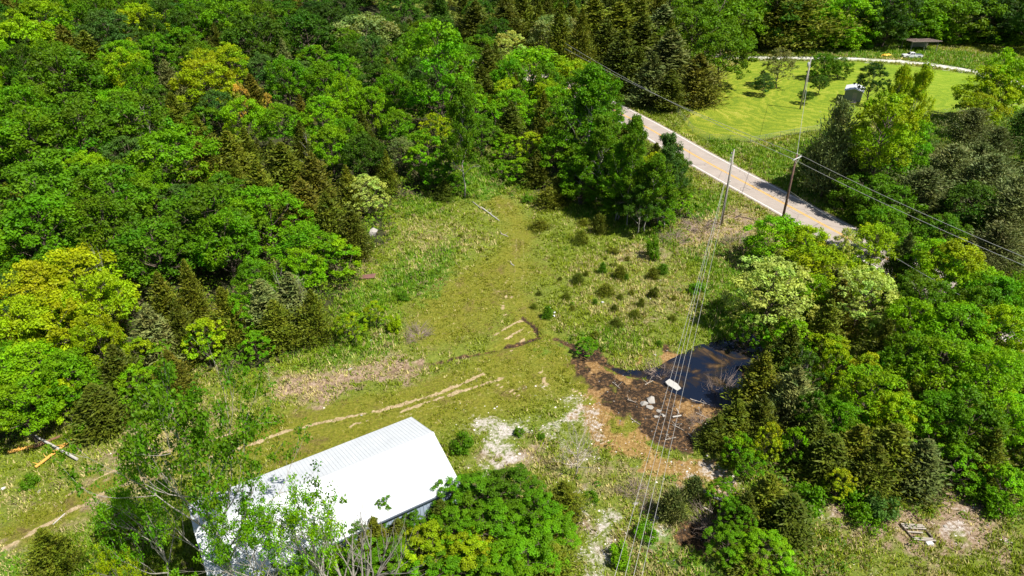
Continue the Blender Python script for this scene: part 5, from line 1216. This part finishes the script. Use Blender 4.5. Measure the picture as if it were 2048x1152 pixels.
def pickup(px, py, rz):
    x, y, z = at(px, py); t = empty('pickup_truck', (x, y, z), rz); tag(t, 'white pickup truck parked on the grass in front of the carport', 'pickup truck')
    wh, nt, b = new_mat('white_car_paint'); b.inputs['Base Color'].default_value = (.80, .80, .79, 1); b.inputs['Roughness'].default_value = .25; b.inputs['Coat Weight'].default_value = .5
    gl, nt, b = new_mat('car_glass'); b.inputs['Base Color'].default_value = (.02, .025, .03, 1); b.inputs['Roughness'].default_value = .05
    W = .92
    def sec(xs, wd=None):
        pass
    out = [(-2.75, .50), (-2.78, .78), (-2.62, .98), (-1.35, 1.08), (-1.30, 1.08), (.62, 1.08), (.64, 1.06), (2.70, 1.04), (2.76, .52), (2.2, .42), (2.15, .60), (2.0, .78), (1.72, .86), (1.44, .78), (1.29, .60), (1.25, .40), (-1.30, .40), (-1.34, .60), (-1.49, .78), (-1.77, .86), (-2.05, .78), (-2.20, .60), (-2.24, .45)]
    m = MB(); m.prism(out, -W, W); body = m.build('body', wh, t)
    bv = body.modifiers.new('bevel', 'BEVEL'); bv.width = .04; bv.segments = 2; bv.limit_method = 'ANGLE'
    m = MB()
    lo = [(-1.30, 1.075), (.62, 1.075)]; 
    a = [(-1.32, -.86, 1.06), (.60, -.86, 1.06), (.60, .86, 1.06), (-1.32, .86, 1.06), (-.70, -.70, 1.66), (.42, -.70, 1.66), (.42, .70, 1.66), (-.70, .70, 1.66)]
    m.add(a, [(4, 5, 6, 7), (0, 1, 5, 4), (1, 2, 6, 5), (2, 3, 7, 6), (3, 0, 4, 7)]); cab = m.build('cab', wh, t); bv = cab.modifiers.new('bevel', 'BEVEL'); bv.width = .05; bv.segments = 2
    def pane(name, q, off):
        m = MB(); q = [Vector(p) for p in q]; nrm = (q[1] - q[0]).cross(q[2] - q[0]).normalized(); c0 = sum(q, Vector()) / len(q)
        if nrm.dot(c0 - Vector((-.3, 0, 1.2))) < 0: nrm = -nrm
        a_ = [p + nrm * off for p in q]; b_ = [p + nrm * (off + .02) for p in q]; n_ = len(q)
        m.add(a_ + b_, [tuple(range(n_)), tuple(range(2 * n_ - 1, n_ - 1, -1))] + [(i, (i + 1) % n_, (i + 1) % n_ + n_, i + n_) for i in range(n_)]); m.build(name, gl, cab)
    pane('windshield', [(-1.24, -.76, 1.14), (-1.24, .76, 1.14), (-.76, .64, 1.61), (-.76, -.64, 1.61)], .005)
    pane('rear_window', [(.575, -.72, 1.16), (.575, .72, 1.16), (.45, .62, 1.58), (.45, -.62, 1.58)], .005)
    for s in (-1, 1): pane('side_window', [(-1.05, s * .845, 1.13), (-.28, s * .845, 1.13), (-.28, s * .725, 1.58), (-.68, s * .725, 1.58)], .0); pane('side_window', [(-.2, s * .845, 1.13), (.48, s * .845, 1.13), (.38, s * .725, 1.58), (-.2, s * .725, 1.58)], .0)
    m = MB(); m.box((1.68, 0, 1.085), (1.95, 1.56, .04)); m.build('cargo_bed', M['trim'], t)
    for xx in (-1.77, 1.72):
        for s in (-1, 1):
            wl = empty_part = None
            m = MB(); m.tube([(xx, s * .66, .36), (xx, s * .70, .36), (xx, s * .88, .36), (xx, s * .91, .36)], [.33, .36, .36, .33], 18); w2 = m.build('wheel', M['black'], t)
            m = MB(); m.tube([(xx, s * .912, .36), (xx, s * .93, .36)], [.2, .16], 12); m.build('rim', M['galv'], w2)
    hl = simple_mat('lamp_glass', (.7, .7, .68), .15, 0, .05, 3)
    for s in (-1, 1):
        m = MB(); m.box((-2.77, s * .68, .80), (.06, .34, .16)); m.build('headlight', hl, t)
        m = MB(); m.box((2.75, s * .80, .82), (.05, .14, .3)); m.build('tail_light', simple_mat('red_lamp', (.4, .02, .02), .3), t)
    m = MB(); m.box((-2.80, 0, .55), (.14, 1.8, .2)); m.build('bumper', M['galv'], t); m = MB(); m.box((-2.765, 0, .80), (.06, .95, .16)); m.build('grille', M['black'], t)
    for s in (-1, 1): m = MB(); m.box((-1.0, s * 1.0, 1.15), (.1, .2, .15)); m.build('mirror', M['black'], t)
pickup(1823, 116, math.radians(-4))
def rock(name, x, y, z, dims, mat, seed, rz, label, cat, group):
    """angular boulder: hull of points scattered round an ellipsoid"""
    import bmesh
    bm = bmesh.new(); r = np.random.default_rng(seed)
    for d in rot_dirs(16, r): bm.verts.new([d[k] * dims[k] / 2 * (.8 + .35 * r.random()) for k in range(3)])
    bmesh.ops.convex_hull(bm, input=bm.verts); me = bpy.data.meshes.new(name); bm.to_mesh(me); bm.free()
    o = link(name, me, mat); o.location = (x, y, z); o.rotation_euler = (0, 0, rz); tag(o, label, cat, group); return o
def lumpy(name, x, y, z, dims, mat, seed, rz=0, sub=2, amp=.25, label=None, cat=None, group=None, tilt=0):
    import bmesh
    bm = bmesh.new(); bmesh.ops.create_icosphere(bm, subdivisions=sub, radius=1)
    r = np.random.default_rng(seed); o1, o2 = r.random(2) * 50
    for v in bm.verts:
        n_ = float(fbm(np.array([v.co.x * 1.3 + o1 + v.co.z]), np.array([v.co.y * 1.3 + o2 - v.co.z]), 3)[0]) - .5
        v.co *= 1 + n_ * amp * 2.5
        v.co.x *= dims[0] / 2; v.co.y *= dims[1] / 2; v.co.z *= dims[2] / 2
    me = bpy.data.meshes.new(name); bm.to_mesh(me); bm.free()
    o = link(name, me, mat); o.location = (x, y, z); o.rotation_euler = (tilt, tilt * .6, rz); tag(o, label, cat, group); return o
M['rock'] = simple_mat('pale_rock', (.30, .28, .25), .85, 0, .3, 2.5, .5)
M['tarp'] = simple_mat('yellow_orange_tarp', (.80, .42, .04), .6, 0, .2, 2)
tx, ty, tz_ = at(1771, 113); lumpy('tarp', tx, ty, tz_ + .25, (3.0, 1.6, .9), M['tarp'], 3, .3, 3, .5, 'yellow orange tarp heap on the grass left of the pickup', 'tarp')
for i, (px, py, s, lb) in enumerate(((1288, 808, 1.0, 'flat pale boulder at the left of the rock heap in the mud'), (1303, 801, 1.3, 'largest pale boulder on top of the rock heap in the mud'), (1300, 815, .8, 'small pale rock at the front of the rock heap'),
                                    (1318, 822, .7, 'pinkish rock on the right of the rock heap'), (1326, 832, .6, 'low rock below the right of the rock heap'), (1312, 834, .6, 'small rock at the foot of the heap'),
                                    (1327, 768, .5, 'pale rock touching the concrete slab on its left'), (1366, 784, .45, 'small pale rock at the right end of the slab'), (700, 739, .6, 'round pale stone in the dry brown strip'), (1310, 710, .4, 'small stone at the pond inlet bank'),
                                    (1273, 1008, .7, 'pale rock beside the lower gravel heap'), (1313, 1035, .7, 'white rock in the brush under the power lines'), (1890, 1053, .4, 'pale stone on the bottom right clearing'), (78, 983, .4, 'white stone on the bank near the fallen pole'), (723, 831, .3, 'small white stone beside the wheel track'),
                                    (745, 470, 1.8, 'large grey boulder at the foot of the cedars'))):
    x, y, z = at(px, py); big_ = (px == 745)
    rock('boulder', x, y, z + s * .06 + (.3 if big_ else 0), (s * 1.0, s * .75, s * (.42 if not big_ else .95)), M['rock'], 30 + i, i * 1.3, lb, 'rock', 'pale rocks')
# concrete slab
x, y, z = at(1345, 776); m = MB(); m.add([(-1.0, -.42, 0), (-.55, -.62, 0), (.95, -.5, 0), (1.1, .25, 0), (.3, .55, 0), (-.9, .45, 0), (-1.0, -.42, .2), (-.55, -.62, .2), (.95, -.5, .2), (1.1, .25, .2), (.3, .55, .2), (-.9, .45, .2)],
    [(5, 4, 3, 2, 1, 0), (6, 7, 8, 9, 10, 11)] + [(i, (i + 1) % 6, (i + 1) % 6 + 6, i + 6) for i in range(6)])
o = m.build('concrete_slab', simple_mat('pale_concrete', (.36, .35, .325), .85, 0, .15, 2, .3)); o.location = (x, y, max(z, -.5) + .12); o.scale = (.8, .75, 1); o.rotation_euler = (.15, .2, -.75); tag(o, 'broken pale concrete slab lying at the edge of the pond', 'slab')
# logs, poles, planks
def log(a, b, r0, r1, mat, name, label, cat, z0=.0, z1=.0, group=None, stubs=0):
    A = at(*a); B = at(*b); m = MB(); A = Vector((A[0], A[1], A[2] + r0 + z0)); B = Vector((B[0], B[1], B[2] + r1 + z1)); r = random.Random(int(a[0] * 7 + a[1]))
    pts = [A.lerp(B, i / 6) + Vector((r.uniform(-1, 1), r.uniform(-1, 1), r.uniform(-.3, .6))) * (.25 * r0 if 0 < i < 6 else 0) for i in range(7)]
    m.tube(pts, [r0 + (r1 - r0) * i / 6 for i in range(7)], 8)
    for i in range(stubs):
        p = pts[1 + i % 5]; q = p + Vector((r.uniform(-.6, .6), r.uniform(-.6, .6), r.uniform(.1, .5))); m.tube([p, q], [r0 * .4, .012], 5)
    o = m.build(name, mat); tag(o, label, cat, group); return o
M['orangewood'] = simple_mat('split_orange_wood', (.55, .30, .06), .8, 0, .4, 4, .4)
M['whitewood'] = simple_mat('bleached_wood', (.40, .38, .34), .8, 0, .25, 4, .2)
log((66, 876), (156, 922), .10, .13, M['whitewood'], 'fallen_pole', 'long bleached pole lying across the orange timbers', 'pole', .45, .1)
log((72, 938), (118, 905), .13, .13, M['orangewood'], 'split_timber', 'lower piece of split orange timber beside the bleached pole', 'timber', .1, .15, None, 4)
log((112, 908), (150, 880), .14, .12, M['orangewood'], 'split_timber', 'upper piece of split orange timber under the bleached pole', 'timber', .1, .2, None, 3)
log((18, 908), (70, 896), .16, .15, M['orangewood'], 'rotten_log', 'rotten orange log at the left edge of the picture', 'log', .1, .1, None, 3)
log((70, 898), (126, 874), .14, .12, simple_mat('brown_rotten_wood', (.17, .09, .05), .9, 0, .5, 4, .4), 'rotten_log', 'rotten brown log behind the bleached pole', 'log', .1, .1, None, 3)
log((106, 1050), (130, 1028), .05, .05, M['whitewood'], 'fence_rail', 'thin white rail lying in the grass at the lower left', 'rail')
log((944, 403), (962, 418), .07, .09, M['whitewood'], 'fallen_branch', 'short pale fallen branch end above the fallen trunk', 'branch')
log((962, 416), (998, 442), .14, .09, M['whitewood'], 'fallen_log', 'bleached fallen trunk with stubs at the top of the clearing', 'log', 0, 0, None, 5)
log((1002, 468), (1016, 474), .08, .06, M['deadwood'], 'broken_branch', 'broken branch pieces beside the worn path', 'branch', 0, 0, None, 5)
log((1022, 528), (1028, 532), .07, .06, M['whitewood'], 'branch_stub', 'short white stub lying on the worn path', 'branch', 0, 0, None, 2)
log((1345, 835), (1362, 832), .08, .08, M['whitewood'], 'short_plank', 'short pale plank lying on the mud under the power lines', 'plank')
log((1352, 822), (1358, 828), .05, .04, M['deadwood'], 'stick', 'short leaning stick above the pale plank', 'stick', .3, 0)
log((1402, 990), (1444, 1013), .12, .10, simple_mat('grey_old_wood', (.30, .31, .31), .85, 0, .3, 5, .3), 'broken_pole', 'broken grey pole lying over a dark hollow near the right wood', 'pole', .5, .5)
log((1385, 1005), (1425, 1030), .08, .07, M['deadwood'], 'broken_rail', 'thin grey rail below the broken grey pole', 'rail', .2, .2)
log((1380, 798), (1420, 812), .04, .02, M['deadwood'], 'driftwood', 'thin driftwood branch at the lower right of the pond', 'branch', 0, .1, None, 5)
log((1440, 740), (1452, 770), .04, .02, M['deadwood'], 'driftwood', 'crooked dead branch rising from the pond', 'branch', .5, .2, None, 5)
r5 = random.Random(77); wheres = ['left', 'middle', 'right']
STK = [(1255, 800, 1272, 806, 'thin stick on the mud left of the rock heap'), (1345, 850, 1368, 862, 'brown stick on the mud below the pale plank'), (1392, 826, 1416, 838, 'forked stick on the orange mud below the pond'), (1225, 765, 1240, 778, 'dark stick near the top of the mud flat'),
       (1330, 880, 1352, 876, 'short stick at the lower end of the mud'), (1376, 868, 1398, 886, 'bent branch at the lower right of the mud'), (1405, 850, 1430, 842, 'pale branch under the cedars beside the mud'), (1290, 770, 1306, 762, 'twisted stick at the pond inlet'), (1420, 700, 1432, 716, 'floating branch near the far bank of the pond'), (1262, 838, 1280, 850, 'stick lying across the orange clay')]
for ax, ay, bx1, by1, lb in STK: log((ax, ay), (bx1, by1), .045, .025, M['deadwood'], 'driftwood', lb, 'branch', .0, .05, 'sticks lying on the mud', 4)
# pallet
x, y, z = at(1833, 1068); pal = empty('wooden_pallet', (x, y, z + .05), math.radians(-4)); tag(pal, 'broken weathered pallet lying on the bottom right clearing', 'pallet')
for k, xx in enumerate((-.78, -.70)):
    pass
for (a, b) in (((-.95, .85), (-.50, -.75)), ((.75, .80), (1.15, -.80))):
    m = MB(); m.bar((*a, .06), (*b, .06), .09, .12); m.build('runner', M['bark'], pal)
for (yy, x0, x1, dx) in ((.80, -.95, .78, 0), (.62, -.92, .85, 0), (.43, -.85, .90, 0), (.02, -.75, .45, 0), (-.55, -.6, 1.0, 0), (-.72, -.55, 1.15, 0)):
    m = MB(); m.box(((x0 + x1) / 2, yy, .145), (x1 - x0, .12, .04), rz=rnd.uniform(-.04, .04)); m.build('slat', M['wood'], pal)
x, y, z = at(1858, 1089); m = MB(); m.box((0, 0, .12), (.55, .3, .22), bev=.02); o = m.build('white_block', M['ceramic']); o.location = (x, y, z); o.rotation_euler[2] = .1; tag(o, 'white block at the lower corner of the broken pallet', 'block')
x, y, z = at(735, 556); m = MB()
m.add([(-1.1, -.45, .1), (1.0, -.5, .35), (1.1, .4, .5), (-1.0, .5, .15), (-1.1, -.45, .04), (1.0, -.5, .29), (1.1, .4, .44), (-1.0, .5, .09)], [(0, 1, 2, 3), (7, 6, 5, 4), (0, 4, 5, 1), (1, 5, 6, 2), (2, 6, 7, 3), (3, 7, 4, 0)])
o = m.build('metal_sheet', simple_mat('rusty_sheet', (.22, .11, .09), .7, .3, .4, 2)); o.location = (x, y, z); tag(o, 'rusty metal sheet lying at the left edge of the clearing', 'metal sheet')
for i, (px, py, lb) in enumerate(((1099, 617, 'white scrap, uppermost of three beside the small cedar shrub'), (1109, 627, 'white scrap, middle of three beside the small shrub'), (1108, 633, 'white scrap, lowest of three beside the small shrub'), (1205, 606, 'lone white scrap in the middle of the meadow'),
                                 (324, 798, 'white scrap at the left wood edge, upper one'), (326, 822, 'white scrap at the left wood edge, lower one'), (345, 802, 'white scrap in the weeds right of the bare brush'), (8, 978, 'white scrap at the left edge of the picture'))):
    x, y, z = at(px, py); lumpy('litter_scrap', x, y, z + .12, (.42, .3, .22), M['ceramic'], 60 + i, i, 1, .4, lb, 'litter', 'white scraps of litter')
